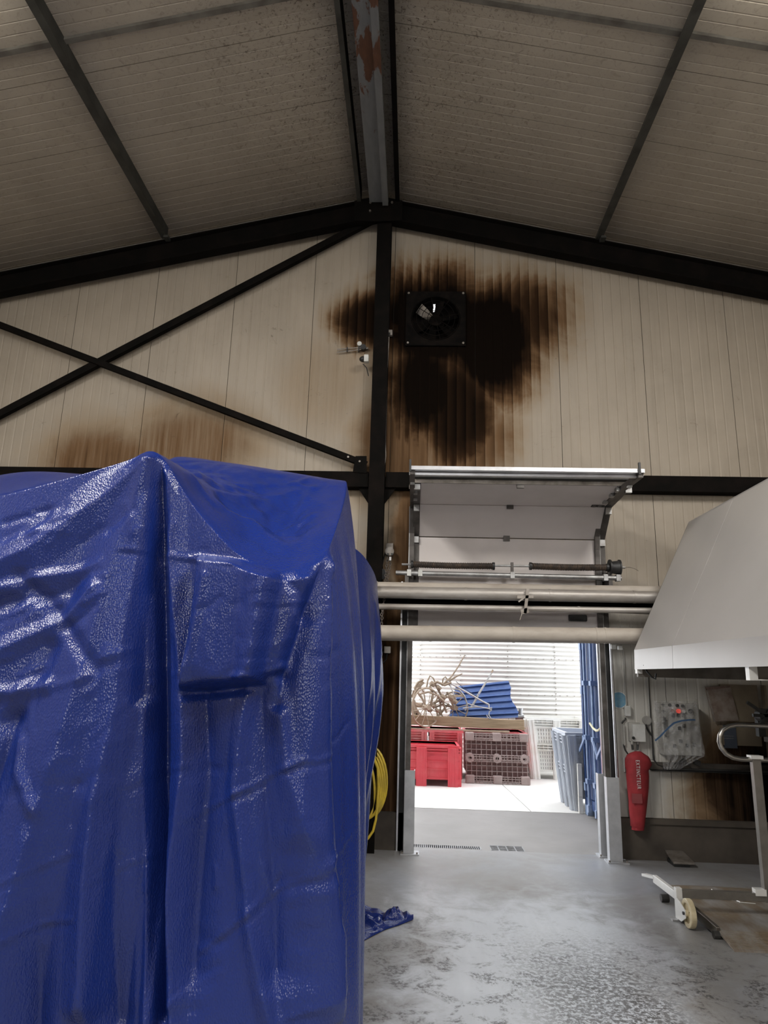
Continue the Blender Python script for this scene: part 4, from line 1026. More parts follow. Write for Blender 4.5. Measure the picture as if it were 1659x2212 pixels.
# film
fl = thing('plastic_film', 'crumpled clear plastic film hanging over the control panel', 'plastic film', onY(1460, 1580, D))
nu, nv = 40, 50; vs = []; fs = []
rngf = np.random.RandomState(3)
ph = rngf.rand(12) * 6.28
for i in range(nv + 1):
    tv = i / nv
    for k in range(nu + 1):
        s_ = k / nu
        ul = 1413 + (1440 - 1413) * max(0, tv - .55) / .45; ur = 1506 + 18 * tv if tv < .8 else 1520 - (tv - .8) * 240
        u = ul + (ur - ul) * s_; v = 1514 + (1664 - 1514) * tv
        q = onY(u, v, D - .2)
        dy = .012 * math.sin(9 * s_ + 5 * tv + ph[0]) + .010 * math.sin(17 * s_ - 8 * tv + ph[1]) + .008 * math.sin(31 * s_ + 13 * tv * s_ + ph[2]) + .006 * math.sin(23 * tv + 11 * s_ + ph[3])
        base = -.19 - .05 * tv + (.10 * max(0, tv - .75) / .25)
        vs.append((q.x, D + base + dy, q.z))
for i in range(nv):
    for k in range(nu): fs.append((i * (nu + 1) + k, i * (nu + 1) + k + 1, (i + 1) * (nu + 1) + k + 1, (i + 1) * (nu + 1) + k))
MB().add(vs, fs).build('sheet', 'film', fl, smooth=True)
tp = MB(); pts = [(1415, 1600), (1425, 1592), (1436, 1580), (1455, 1562), (1472, 1557), (1490, 1555), (1502, 1555)]
for a, b in zip(pts, pts[1:]): tp.bar(onY(*a, D - .25), onY(*b, D - .25), .002, .016)
tp.build('tape', 'blue_tape', fl)
# tilted sleeve of papers
t = thing('document_sleeve', 'tilted brown-stained plastic document sleeve on the wall', 'papers', onY(1560, 1520, D - .05))
q4 = [onY(u, v, D - .05) for u, v in ((1543, 1559), (1596, 1556), (1577, 1481), (1523, 1484))]
MB().prism(q4, (0, .02, 0)).build('sheet', 'paper', t)
q5 = [onY(u, v, D - .055) for u, v in ((1525, 1491), (1577, 1485), (1577, 1481), (1523, 1485))]; MB().prism(q5, (0, .006, 0)).build('binding', 'paper_edge', t)
q5 = [onY(u, v, D - .055) for u, v in ((1525, 1488), (1543, 1559), (1546, 1559), (1528, 1488))]; MB().prism(q5, (0, .006, 0)).build('edge', 'dirty_plastic', t)
t = thing('wall_cabinet', 'shallow cream wall cabinet behind the tilted papers', 'cabinet', onY(1600, 1560, D))
wbox(t, 'upper_door', 1552, 1478, 1640, 1560, .03, 'beige_cab', D, .003); wbox(t, 'lower_door', 1552, 1566, 1644, 1612, .03, 'beige_cab', D, .003)
a = onY(1642, 1480, D); MB().box(a.x, D - .08, onY(0, 1660, D).z, a.x + .02, D - .001, a.z).build('side_post', 'beige_cab', t)
q = onY(1637, 1574, D - .03); MB().tube([q, q - Vv(0, .03, 0), q - Vv(.0, .03, .02)], .008, 6).build('catch', 'galv', t)
t = thing('wall_label', 'dark grey label sheet below the tilted papers', 'label', onY(1575, 1590, D))
wbox(t, 'sheet', 1559, 1566, 1590, 1616, .036, 'label_grey', D, 0)
for v in (1590, 1595): q = onY(1574, v, D - .038); MB().box(q.x - .05, D - .039, q.z - .002, q.x + .05, D - .036, q.z + .002).build('print_line', 'panel_grey', t)
# little ledge box at the foot of the wall
t = thing('floor_box', 'low grey metal box against the foot of the plinth', 'box', (2.8, 7.4, 0))
a, b = onY(1438, 1838, 7.5), onY(1482, 1838, 7.5)
MB().prism([(a.x, 7.30, .035), (b.x, 7.30, .035), (b.x - .02, 7.54, .085), (a.x + .01, 7.54, .085)], (0, 0, .02)).build('lid', 'galv_dirty', t)
MB().box(a.x + .02, 7.34, 0, b.x - .03, 7.53, .04).build('body', 'black', t)
# dark oven at the right edge, with a star handle
o_ = thing('oven', 'black oven body standing under the hood at the right edge', 'oven', (3.6, 6, 0))
ox0 = onZ(1640, 1880, 0).x; ox0 = 3.17
MB().box(ox0, 5.65, .12, 4.9, 6.5, 1.25).build('body', 'oven', o_, bevel=.01); MB().box(ox0 - .02, 5.6, 1.25, 4.95, 6.52, 1.30).build('top', 'oven', o_, bevel=.005)
for x in (ox0 + .08, 4.8):
    for y in (5.72, 6.42): MB().box(x - .04, y - .04, 0, x + .04, y + .04, .12).build('foot', 'oven', o_)
w_ = thing('star_handle', 'black star-shaped handle at the right edge below the hood', 'handle', onY(1655, 1545, 6.3))
c = onY(1656, 1546, 6.3)
MB().cyl(c, c + Vv(0, .10, 0), .06, 14).build('hub', 'black', w_)
for u, v in ((1614, 1517), (1626, 1545), (1642, 1566), (1690, 1540), (1670, 1510)): MB().bar(c, onY(u, v, 6.3), .025, .025).build('spoke', 'black', w_)
MB().box(c.x - .03, 6.40, 1.30, c.x + .03, 6.46, c.z).build('stem', 'black', w_)

# ---- yellow hose coil left of the doorway
t = thing('hose_coil', 'coiled yellow hose hanging on the wall behind the blue sheet', 'hose', onY(800, 1820, 7.45))
c = onY(800, 1690, 7.45); rr = random.Random(5)
for k in range(7):
    rx_ = (onY(838 - k * 4.2, 1690, 7.45).x - c.x); rz_ = .36 - .012 * k
    pts = []
    for i in range(36):
        a_ = 2 * math.pi * i / 36
        sag = .05 * math.sin(a_ * 2 + k) * (k % 3)
        pts.append(Vv(c.x - .02 + (rx_ + .01) * math.cos(a_), 7.43 - .018 * (k % 4) - .02 * math.sin(a_ * 3 + k) * .4, c.z - .02 * k + .01 * sag + rz_ * math.sin(a_) * (1 if math.sin(a_) > 0 else .95 - .035 * k)))
    MB().tube(pts, .0125, 8, closed=True).build('loop', 'yellow_hose', t, smooth=True)
MB().tube([onY(u, v, 7.36) for u, v in ((806, 1630), (816, 1660), (818, 1700), (815, 1740), (812, 1770), (806, 1795), (796, 1810), (786, 1818), (770, 1822))], .0125, 8).build('tail', 'yellow_hose', t, smooth=True)
MB().box(c.x - .03, 7.38, c.z + .30, c.x + .03, 7.59, c.z + .34).build('hook', 'black', t)

# ================================================================== YARD
def tapered(mb, x0, x1, y0, y1, z0, z1, t, th=.02):
    """open-topped tapered box; t = inset of the foot"""
    def ring(i, z, k): return [(x0 + k + i, y0 + k + i, z), (x1 - k - i, y0 + k + i, z), (x1 - k - i, y1 - k - i, z), (x0 + k + i, y1 - k - i, z)]
    vs = ring(0, z0, t) + ring(0, z1, 0) + ring(th, z1, 0) + ring(th, z0 + .03, t)
    fs = [(3, 2, 1, 0), (12, 13, 14, 15)]
    for a in (0, 4, 8):
        for i in range(4): fs.append((a + i, a + (i + 1) % 4, a + 4 + (i + 1) % 4, a + 4 + i))
    mb.add(vs, fs)
def pallet_bin(lab, x0, x1, y0, y1, hgt, m, t=.0, foot=.10, mid=True, slots=False, low_ribs=True, band=None, pw=.10, group=None, faces='fl', cat='pallet box', top_ribs=2, drop=None):
    b = thing('pallet_box', lab, cat, ((x0 + x1) / 2, (y0 + y1) / 2, 0), group)
    mb = MB(); tapered(mb, x0, x1, y0, y1, foot, hgt, t); mb.build('body', m, b)
    # rim
    r = MB(); e = .018
    for a in ((x0 - e, y0 - e, x1 + e, y0 + .02), (x0 - e, y1 - .02, x1 + e, y1 + e), (x0 - e, y0 + .02, x0 + .02, y1 - .02), (x1 - .02, y0 + .02, x1 + e, y1 - .02)):
        r.box(a[0], a[1], hgt - .035, a[2], a[3], hgt + .006)
    r.build('rim', m, b)
    def at(face, s, z, out=0.0):
        k = t * (1 - (z - 0) / hgt)
        if face == 'f': return Vv(x0 + k + (x1 - x0 - 2 * k) * s, y0 + k - out, z)
        if face == 'l': return Vv(x0 + k - out, y0 + k + (y1 - y0 - 2 * k) * s, z)
        return Vv(x1 - k + out, y0 + k + (y1 - y0 - 2 * k) * s, z)
    for fc in faces:
        Lg = (x1 - x0) if fc == 'f' else (y1 - y0)
        up = (0, 1, 0) if fc == 'f' else (1, 0, 0)
        hw = pw / Lg / 2
        ss = [hw, 1 - hw] + ([.5] if mid else [])
        for s_ in ss:
            p = MB(); a = at(fc, s_, 0, .02); c = at(fc, s_, hgt - .03, .02)
            p.bar(a, c, pw, .05, up); po = p.build('post', m, b)
            for off in (-.25, .25):
                g = MB(); dx = (Vv(pw * off, 0, 0) if fc == 'f' else Vv(0, pw * off, 0)); ou = (Vv(0, -.028, 0) if fc == 'f' else Vv(-.028 if fc == 'l' else .028, 0, 0))
                g.bar(a + dx + ou, c + dx + ou, .02, .01, up); g.build('flute', m, po)
        for k in range(top_ribs):
            z = hgt - .06 - k * .045
            MB().bar(at(fc, .0, z, .012), at(fc, 1, z, .012), .03, .012).build('rib', m, b)
        if low_ribs:
            for z in (hgt * .62, hgt * .42, hgt * .20):
                if band is None: MB().bar(at(fc, 0, z, .006), at(fc, 1, z, .006), .02, .010).build('rib', m, b)
            g = MB(); k = 16
            for i in range(1, k): g.bar(at(fc, i / k, hgt * .20, .004), at(fc, i / k, hgt * .42, .004), .014, .008, up)
            o = g.build('fine_ribs', m, b); o['kind'] = 'stuff'
        if band:
            for z in (band, band - .045, band + .045): MB().bar(at(fc, 0, z, .014), at(fc, 1, z, .014), .03, .012).build('band_rib', m, b)
            g = MB(); k = 12
            for i in range(1, k): g.bar(at(fc, i / k, band - .045, .014), at(fc, i / k, band + .045, .014), .012, .014, up); g.bar(at(fc, i / k, hgt - .09, .014), at(fc, i / k, hgt - .035, .014), .012, .014, up)
            o = g.build('band_webs', m, b); o['kind'] = 'stuff'
        if slots:
            g = MB(); cols = 22
            for z in np.arange(.17, hgt - .2, .065):
                if abs(z + .02 - band) < .085: continue
                for i in range(1, cols):
                    s_ = i / cols
                    if min(abs(s_ - q_) for q_ in ss) < hw * 1.3: continue
                    g.bar(at(fc, s_, z, .0015), at(fc, s_, z + .042, .0015), .009, .003, up)
            o = g.build('slots', slots, b); o['kind'] = 'stuff'
    return b
MT['slot_dark'] = mat('slot_dark', (.20, .19, .17), .8); MT['slot_light'] = mat('slot_light', (.75, .78, .82), .5)
pallet_bin('nearest low red plastic pallet box, open topped', -.42, .778, 11.78, 12.52, .626, 'red_bin', group='red pallet boxes', faces='fr', pw=.17)
pallet_bin('dusty red pallet box at the back beside the left jamb', -.88, .285, 12.66, 13.5, .80, 'red_bin_dusty', group='red pallet boxes', faces='f', mid=False, top_ribs=3)
pallet_bin('narrow dusty red pallet box behind the low red one', .325, .905, 12.66, 13.5, .80, 'red_bin_dusty', group='red pallet boxes', faces='f', mid=False, top_ribs=3, pw=.09)
pallet_bin('dusty red pallet box behind the brown pallet', 0.985, 2.03, 12.70, 13.5, .79, 'red_bin_dusty', group='red pallet boxes', faces='f', mid=False, top_ribs=3, band=.40, pw=.16)
tag(MB().box(.288, 12.60, .0, .32, 12.625, .70).build('white_strip', 'white_bin'), 'small whitish plastic strip between the two back red boxes', 'strip')
pallet_bin('tall white perforated pallet box against the silo', 2.07, 3.14, 12.86, 13.70, 1.05, 'white_bin', t=.13, foot=.15, slots='slot_dark', low_ribs=False, band=.55, group='tall perforated boxes', faces='fl', pw=.13, top_ribs=3)
pallet_bin('tall grey perforated pallet box beside the blue container', 2.15, 3.2, 9.99, 10.86, 1.02, 'grey_bin', t=.105, foot=.15, slots='slot_light', low_ribs=False, band=.52, group='tall perforated boxes', faces='fl', pw=.12, top_ribs=3)
# white boards between grey box and container
t = thing('white_board', 'narrow white board standing between the grey box and the container', 'board', (2.3, 9.99, 0))
for k in range(3): MB().box(2.27, 9.90, k * .21, 2.325, 9.945, k * .21 + .206).build('panel', 'white_bin', t)
# brown plastic pallet on edge
t = thing('plastic_pallet', 'brown plastic pallet standing on edge, showing its three runners', 'pallet', (1.45, 12.2, 0))
A_, B_ = .93, 2.0; hh = .81
def py(z): return 12.20 + .10 * z / hh
g = MB()
for i in range(13):
    x = A_ + .02 + (B_ - A_ - .04) * i / 12; g.bar((x, py(0) + .08, 0.01), (x, py(hh) + .08, hh - .01), .012, .03, (0, 1, 0))
for i in range(10):
    z = .02 + (hh - .04) * i / 9; g.bar((A_, py(z) + .08, z), (B_, py(z) + .08, z), .03, .012)
o = g.build('deck_grid', 'pallet', t); o['kind'] = 'stuff'
MB().prism([(A_ + .01, py(0) + .11, .01), (B_ - .01, py(0) + .11, .01), (B_ - .01, py(hh) + .11, hh - .01), (A_ + .01, py(hh) + .11, hh - .01)], (0, .01, 0)).build('deck', mat('pallet_deck', (.24, .135, .125), .8), t)
for z in (.065, hh / 2, hh - .065):
    rn = MB()
    for dz in (-.055, -.02, .02, .055): rn.bar((A_, py(z) - .012, z + dz), (B_, py(z) - .012, z + dz), .02, .010)
    for i in range(19): 
        x = A_ + (B_ - A_) * i / 18; rn.bar((x, py(z) - .008, z - .055), (x, py(z) - .008, z + .055), .010, .02, (0, 1, 0))
    r0 = rn.build('runner', 'pallet', t)
    for x in (A_ + .075, (A_ + B_) / 2, B_ - .075):
        bk = MB(); 
        if abs(z - hh / 2) < .01:
            o = MB().ring((x, py(z) + .015, z), (0, 1, 0), .075, .03, .08, 16).build('block', 'pallet', r0)
        else: MB().box(x - .075, py(z) - .028, z - .068, x + .075, py(z) + .07, z + .068).build('block', 'pallet', r0, bevel=.015)
# timbers on the red boxes
def board(lab, u0, v0, u1, v1, y, w_, h_, m, name='plank'):
    a, b = onY(u0, v0, y), onY(u1, v1, y)
    n_ = 10; mb = MB(); rg = random.Random(int(u0 + v0)); vs = []; fs = []
    for i in range(n_ + 1):
        c = a.lerp(b, i / n_); k = 1 + rg.uniform(-.08, .08)
        vs += [(c.x, c.y - w_ / 2, c.z - h_ / 2 * k), (c.x, c.y + w_ / 2, c.z - h_ / 2), (c.x, c.y + w_ / 2, c.z + h_ / 2 * k), (c.x, c.y - w_ / 2, c.z + h_ / 2 * k + rg.uniform(-.006, .006))]
    for i in range(n_):
        for e_ in range(4): fs.append((i * 4 + e_, i * 4 + (e_ + 1) % 4, i * 4 + 4 + (e_ + 1) % 4, i * 4 + 4 + e_))
    fs += [(0, 1, 2, 3), (n_ * 4 + 3, n_ * 4 + 2, n_ * 4 + 1, n_ * 4)]
    return tag(mb.add(vs, fs).build(name, m, bevel=.006), lab, 'timber', 'timbers lying on the red boxes')
board('thick old timber beam lying across the back red boxes', 860, 1553, 1131, 1566, 12.78, .16, .165, 'wood', 'timber_beam')
board('thin reddish plank under the timber beam', 850, 1573, 1100, 1581, 12.70, .10, .035, 'old_wood')
board('thin pale plank end poking out beside the white box', 1098, 1571, 1136, 1573, 12.76, .10, .025, 'old_wood')
# blue corrugated sheet
cs = [onY(968, 1557, 12.98), onY(1119, 1550, 12.98), onY(1096, 1471, 13.30), onY(984, 1483, 13.30)]
t = thing('corrugated_sheet', 'blue corrugated roofing sheet leaning behind the old plough', 'metal sheet', cs[0])
prof_t = []
for k in range(6):
    z0 = k / 6
    prof_t += [(z0, 0), (z0 + .10, 0), (z0 + .125, -.045), (z0 + .155, -.045)]
prof_t.append((1, 0)); vs = []; fs = []
for tt, dy in prof_t:
    for s_ in (0, 1):
        p = cs[0].lerp(cs[1], s_).lerp(cs[3].lerp(cs[2], s_), tt); vs.append((p.x + (.03 * math.sin(tt * 9) if s_ else 0), p.y + dy, p.z))
for i in range(len(prof_t) - 1): fs.append((2 * i, 2 * i + 1, 2 * i + 3, 2 * i + 2))
o = MB().add(vs, fs).build('sheet', 'blue_sheet', t); so = o.modifiers.new('thick', 'SOLIDIFY'); so.thickness = .004

# silo of corrugated rings
SR = 3.0; scx, scy = 2.15, 14.0 + SR
si = thing('grain_silo', 'white corrugated steel silo filling the doorway view', 'silo', (scx, scy, 0))
tier = .70; dth = .317; nrow = 8 * 8; vs = []; fs = []; nc = 5
for i in range(nrow + 1):
    z = tier * i / nrow; r_ = SR + .015 * math.cos(2 * math.pi * i / 8)
    for k in range(nc):
        a_ = -dth / 2 * 1.02 + dth * 1.02 * k / (nc - 1); vs.append((r_ * math.sin(a_), -r_ * math.cos(a_), z))
for i in range(nrow):
    for k in range(nc - 1): fs.append((i * nc + k, i * nc + k + 1, (i + 1) * nc + k + 1, (i + 1) * nc + k))
me0 = MB().add(vs, fs).build('silo_sheet', 'silo', None, smooth=True)
bm_ = MB()
for i in range(7):
    a_ = dth / 2 * .985; z = tier * (i + .25) / 7; r_ = SR + .012
    bm_.cyl((r_ * math.sin(a_), -r_ * math.cos(a_), z), ((r_ + .014) * math.sin(a_), -(r_ + .014) * math.cos(a_), z), .012, 6)
for i in range(6):
    a_ = -dth / 2 + dth * (i + .5) / 6; r_ = SR + .01
    bm_.cyl((r_ * math.sin(a_), -r_ * math.cos(a_), tier * .985), ((r_ + .014) * math.sin(a_), -(r_ + .014) * math.cos(a_), tier * .985), .010, 6)
bo0 = bm_.build('bolts', 'bolt', None); bo0['kind'] = 'stuff'
first = True
for ti in range(6):
    for c_ in range(-4, 4):
        if first: o, b2 = me0, bo0; first = False
        else:
            o = me0.copy(); COL.objects.link(o); b2 = bo0.copy(); COL.objects.link(b2)
        o.parent = si; o.matrix_parent_inverse = Matrix.Identity(4)
        o.location = (0, 0, .03 + ti * tier - .002 * (c_ % 2)); o.rotation_euler = (0, 0, (c_ + .25 + .5 * (ti % 2) * 0) * dth); o.scale = (1 + .0006 * (c_ % 2), 1 + .0006 * (c_ % 2), 1)
        b2.parent = o; b2.matrix_parent_inverse = Matrix.Identity(4); b2.location = (0, 0, 0); b2.rotation_euler = (0, 0, 0)
cb = MB(); cb.cyl((0, 0, .0), (0, 0, .03), SR + .05, 48); o = cb.build('base_ring', 'silo'); o.parent = si
cb = MB(); cb.tube([(0, 0, .03 + 6 * tier), (0, 0, .03 + 6 * tier + 1.2)], [SR + .06, .4], 48); o = cb.build('cone_roof', 'silo'); o.parent = si
# pipe stub by the silo
t = thing('pipe_stub', 'short galvanised pipe elbow beside the blue sheet end', 'pipe', onY(1122, 1550, 13.2))
MB().cyl(onY(1124, 1533, 13.1), onY(1124, 1548, 13.1), .045, 14).build('upright', 'galv', t, smooth=True)
MB().cyl(onY(1112, 1549, 13.1), onY(1131, 1547, 13.1), .05, 14).build('elbow', 'galv', t, smooth=True)
MB().cyl(onY(1124, 1533, 13.1) , onY(1124, 1530, 13.1), .052, 14).build('flange', 'galv', t, smooth=True)
MB().cyl(onY(1116, 1536, 13.1), onY(1116, 1560, 13.1), .03, 10).build('leg', 'galv', t, smooth=True)

# old horse plough on the timbers
pl = thing('old_plough', 'rusty old two-wheeled horse plough lying on top of the red boxes', 'plough', onY(930, 1568, 12.7))
def wheel(cu, cv, ru, rv, y, ns, name, r=.013):
    c = onY(cu, cv, y); rad = rv / 1521 * y * 1.0; k = ru / rv
    ax_ = Vv(k, math.sqrt(max(0, 1 - k * k)), 0)       # in-plane horizontal direction
    pts = [c + ax_ * (rad * math.cos(a_)) + Vv(0, 0, rad * math.sin(a_)) for a_ in [2 * math.pi * i / 36 for i in range(36)]]
    w0 = MB().tube(pts, r, 6, closed=True).build(name, 'rust_iron', pl, smooth=True)
    nrm = Vv(-ax_.y, ax_.x, 0)
    MB().cyl(c - nrm * .07, c + nrm * .07, .045, 12).build('hub', 'rust_iron', w0)
    for i in range(ns):
        a_ = 2 * math.pi * i / ns + .2; MB().cyl(c + nrm * (.04 if i % 2 else -.04), c + ax_ * (rad * math.cos(a_)) + Vv(0, 0, rad * math.sin(a_)), .007, 5).build('spoke', 'rust_iron', w0)
wheel(921, 1528, 31, 40, 12.56, 12, 'wheel', .016)
wheel(981, 1529, 30, 33, 12.88, 10, 'wheel')
wheel(905, 1523, 14, 36, 12.84, 0, 'wheel')
def rod(pts, y, r, m='rust_iron', name='bar', n=6):
    ys = y if isinstance(y, (list, tuple)) else [y] * len(pts)
    return MB().tube([onY(u, v, yy) for (u, v), yy in zip(pts, ys)], r, n).build(name, m, pl, smooth=True)
rod([(958, 1477), (975, 1462), (990, 1440), (1004, 1415)], 12.7, [.018, .016, .013, .010], 'rust_iron', 'lever')
rod([(1003, 1418), (1005, 1415), (1007, 1418)], 12.7, .010, 'grey_iron', 'lever_grip')
rod([(957, 1480), (975, 1468), (988, 1460), (999, 1455)], 12.75, [.022, .02, .016, .008], 'rust_iron', 'lever')
rod([(1034, 1499), (1047, 1478), (1065, 1449)], 12.7, [.020, .018, .012], 'grey_iron', 'lever')
rod([(1062, 1453), (1065, 1447)], 12.69, .018, 'rust_iron', 'lever_grip')
rod([(966, 1472), (990, 1485), (1020, 1502), (1042, 1515), (1056, 1522)], 12.7, .018, 'grey_iron', 'draught_beam')
rod([(1000, 1530), (1030, 1527), (1058, 1530)], 12.7, .012, 'grey_iron', 'draught_rod')
rod([(1010, 1520), (1035, 1527), (1056, 1531)], 12.66, .010, 'grey_iron', 'draught_rod')
rod([(1056, 1521), (1056, 1531), (1060, 1533)], 12.7, .014, 'grey_iron', 'shackle')
rod([(1058, 1530), (1062, 1528), (1061, 1535), (1057, 1537), (1056, 1545), (1060, 1551), (1058, 1553), (1053, 1549), (1051, 1544)], 12.7, .011, 'grey_iron', 'hook')
rod([(1033, 1500), (1026, 1515), (1018, 1528)], 12.75, .022, 'grey_iron', 'clevis')
rod([(980, 1488), (992, 1490), (1003, 1503), (1009, 1520), (1005, 1535)], 12.8, .016, 'grey_iron', 'mudguard')
rod([(972, 1478), (980, 1500), (985, 1510)], 12.7, .014, 'grey_iron', 'strut')
rod([(985, 1472), (1000, 1485), (1015, 1495), (1030, 1505)], 12.72, .006, 'black', 'cable')
# frame and tines
for pts, y, r in (([(895, 1487), (903, 1474), (915, 1468)], 12.8, .02), ([(893, 1512), (897, 1530), (908, 1546)], 12.65, .03), ([(897, 1490), (910, 1505), (921, 1528)], 12.7, .022),
                  ([(921, 1488), (924, 1470), (929, 1460), (936, 1465), (941, 1477)], 12.72, .016), ([(955, 1482), (957, 1466), (962, 1462), (968, 1470), (972, 1482)], 12.76, .015),
                  ([(928, 1480), (945, 1473), (960, 1480), (975, 1474)], 12.7, .026), ([(928, 1482), (935, 1500), (931, 1520), (925, 1535)], 12.7, .026), ([(940, 1478), (952, 1500), (958, 1520), (965, 1540)], 12.75, .022),
                  ([(921, 1527), (945, 1515), (965, 1505), (990, 1502)], 12.75, .022), ([(935, 1530), (955, 1522), (981, 1529)], 12.8, .018), ([(965, 1495), (975, 1510), (981, 1529)], 12.8, .02),
                  ([(948, 1500), (940, 1520), (945, 1545), (938, 1560)], 12.85, .018), ([(905, 1500), (925, 1495), (945, 1502), (960, 1515)], 12.62, .018), ([(950, 1545), (960, 1530), (970, 1520)], 12.9, .02)):
    rod(pts, y, r, 'rust_iron', 'frame_bar')
for u, v, r in ((935, 1478, .05), (948, 1486, .045), (958, 1506, .05), (975, 1508, .06), (982, 1515, .05), (935, 1524, .045), (945, 1535, .04), (928, 1533, .05)):
    c = onY(u, v, 12.72); MB().tube([c + Vv(-r, 0, 0), c + Vv(-r * .6, 0, r * .3), c + Vv(r * .5, 0, -r * .2), c + Vv(r, 0, .01)], [r * .5, r, r * .9, r * .4], 8).build('casting', 'rust_iron', pl, smooth=True)
for pts, y in (([(892, 1508), (897, 1492), (908, 1478), (914, 1472)], 12.9), ([(893, 1515), (898, 1545), (908, 1548)], 12.9)):
    m_ = MB(); q = [onY(u, v, y) for u, v in pts]
    for a, b in zip(q, q[1:]): m_.bar(a, b, .015, .08)
    m_.build('share', 'rust_iron', pl)
m_ = MB(); m_.bar(onY(968, 1505, 12.74), onY(1000, 1503, 12.74), .12, .035); m_.build('seat_plate', 'rust_iron', pl)

# blue shipping container, door end facing the doorway
ct = thing('shipping_container', 'dark blue shipping container door end beside the doorway', 'container', (2.4, 8.9, 0))
X0 = 2.36; Y0_, Y1_ = 8.0, 9.93; zb_, zt_ = .10, 2.55
MB().box(X0, Y1_ - .09, zb_, X0 + .14, Y1_, zt_).build('corner_post', 'container', ct); MB().box(X0, Y0_, zb_, X0 + .14, Y0_ + .09, zt_).build('corner_post', 'container', ct)
MB().box(X0, Y0_ + .09, zb_, X0 + .14, Y1_ - .09, zb_ + .12).build('sill', 'container', ct); MB().box(X0, Y0_ + .09, zt_ - .12, X0 + .14, Y1_ - .09, zt_).build('header', 'container', ct)
MB().box(X0 + .15, Y0_, zb_ + .05, X0 + 3.2, Y1_, zt_).build('body', 'container', ct)
for y in (Y0_ + .03, Y1_ - .17):
    MB().box(X0 - .01, y, 0, X0 + .16, y + .14, zb_ + .02).build('corner_casting', 'container_rod', ct)
ym = (Y0_ + Y1_) / 2 + .0
for ya, yb in ((Y0_ + .10, ym - .01), (ym + .01, Y1_ - .10)):
    dl = MB(); n_ = 4; vs = []; fs = []
    pr = []
    for k in range(3):
        s0 = k / 3; pr += [(s0, 0), (s0 + .12, 0), (s0 + .17, .03), (s0 + .29, .03)]
    pr.append((1, 0))
    for s_, dx in pr: vs += [(X0 + .03 + dx, ya + (yb - ya) * s_, zb_ + .13), (X0 + .03 + dx, ya + (yb - ya) * s_, zt_ - .13)]
    for i in range(len(pr) - 1): fs.append((2 * i, 2 * i + 1, 2 * i + 3, 2 * i + 2))
    lf = dl.add(vs, fs).build('door_leaf', 'container', ct); sm = lf.modifiers.new('thick', 'SOLIDIFY'); sm.thickness = .02
    for k, yy in enumerate((ya + (yb - ya) * .28, ya + (yb - ya) * .72)):
        rd = MB().cyl((X0 - .025, yy, zb_ - .02), (X0 - .025, yy, zt_ - .05), .020, 12).build('locking_rod', 'container_rod', lf, smooth=True)
        for z in (.45, 1.0, 1.7): MB().box(X0 - .055, yy - .05, z - .03, X0 + .03, yy + .05, z + .03).build('guide', 'container_rod', lf)
        MB().box(X0 - .05, yy - .03, zb_ - .03, X0, yy + .03, zb_ + .06).build('cam', 'container_rod', lf)
        MB().bar((X0 - .05, yy, 1.0), (X0 - .06, yy + .28 * (1 if k else -1), .80), .02, .04).build('handle', 'container_rod', lf)
    for z in (.35, .95, 1.6, 2.2): MB().box(X0 - .02, yb - .02 if yb > ym + .1 else ya - .06, z - .05, X0 + .04, yb + .06 if yb > ym + .1 else ya + .02, z + .05).build('hinge', 'container_rod', lf)
q = [onY(u, v, 8.8) for u, v in ((1274, 1567), (1280, 1576), (1287, 1580), (1294, 1577), (1299, 1568))]
cy_ = [9.20, 9.05, 8.90, 8.78, 8.68]
tag(MB().tube([Vv(X0 - .075, yy, p_.z) for yy, p_ in zip(cy_, q)], .014, 6).build('hanging_cord', 'rod_white', smooth=True), 'pale cord looped across the container door', 'cord')
tag(MB().box(X0 - .09, 8.60, q[0].z - .02, X0 - .06, 8.72, q[0].z + .12).build('lock_box', 'container_rod', bevel=.01), 'pale blue lock box on the container door', 'lock')

# ================================================================== MOBILE PLATFORM SCALE
sc = thing('platform_scale', 'low wheeled platform scale with ramp and bent handle tube', 'platform scale', (2.6, 5.8, 0))
for ya, yb in ((5.46, 5.80), (5.806, 6.14), (6.146, 6.50)):
    MB().box(2.19, ya, .032, 3.12, yb, .05).build('plate', 'scale_plate', sc)
MB().prism([(2.19, 5.455, .05), (2.19, 5.455, .035), (2.19, 5.21, .0), (2.19, 5.21, .008)], (.93, 0, 0)).build('ramp', 'scale_plate', sc)
g = MB()
for i in range(14):
    y = 5.235 + i * .016; z = .009 + (y - 5.21) / .245 * .042; g.box(2.2, y, z - .004, 3.11, y + .006, z + .003)
o = g.build('ramp_ribs', 'scale_plate', sc); o['kind'] = 'stuff'
MB().prism([(2.19, 6.505, .05), (2.19, 6.505, .035), (2.19, 6.70, .0), (2.19, 6.70, .008)], (.93, 0, 0)).build('ramp', 'scale_plate', sc)
MB().bar((2.095, 6.45, .115), (2.14, 5.83, .10), .035, .06).build('side_rail', 'white_steel', sc, bevel=.003)
MB().bar((2.135, 5.80, .09), (2.185, 5.44, .045), .03, .06).build('side_rail', 'stainless', sc, bevel=.003)
MB().bar((2.06, 6.62, .10), (2.10, 6.44, .125), .05, .02).build('rail_tip', 'white_steel', sc)
MB().box(2.03, 5.775, .0, 2.075, 5.825, .225).build('post', 'white_steel', sc, bevel=.002)
MB().box(1.985, 5.76, .0, 2.10, 5.85, .012).build('foot_plate', 'galv', sc)
MB().box(2.075, 5.78, .155, 2.70, 5.825, .212).build('crossbar', 'scale_grey', sc, bevel=.002)
MB().box(2.62, 5.77, .195, 2.70, 5.83, .24).build('bracket', 'white_steel', sc)
MB().box(2.69, 5.775, .15, 2.755, 5.83, 1.195).build('pole', 'scale_grey', sc, bevel=.003)
MB().box(2.675, 5.765, 1.175, 2.77, 5.84, 1.2).build('pole_cap', 'white_steel', sc)
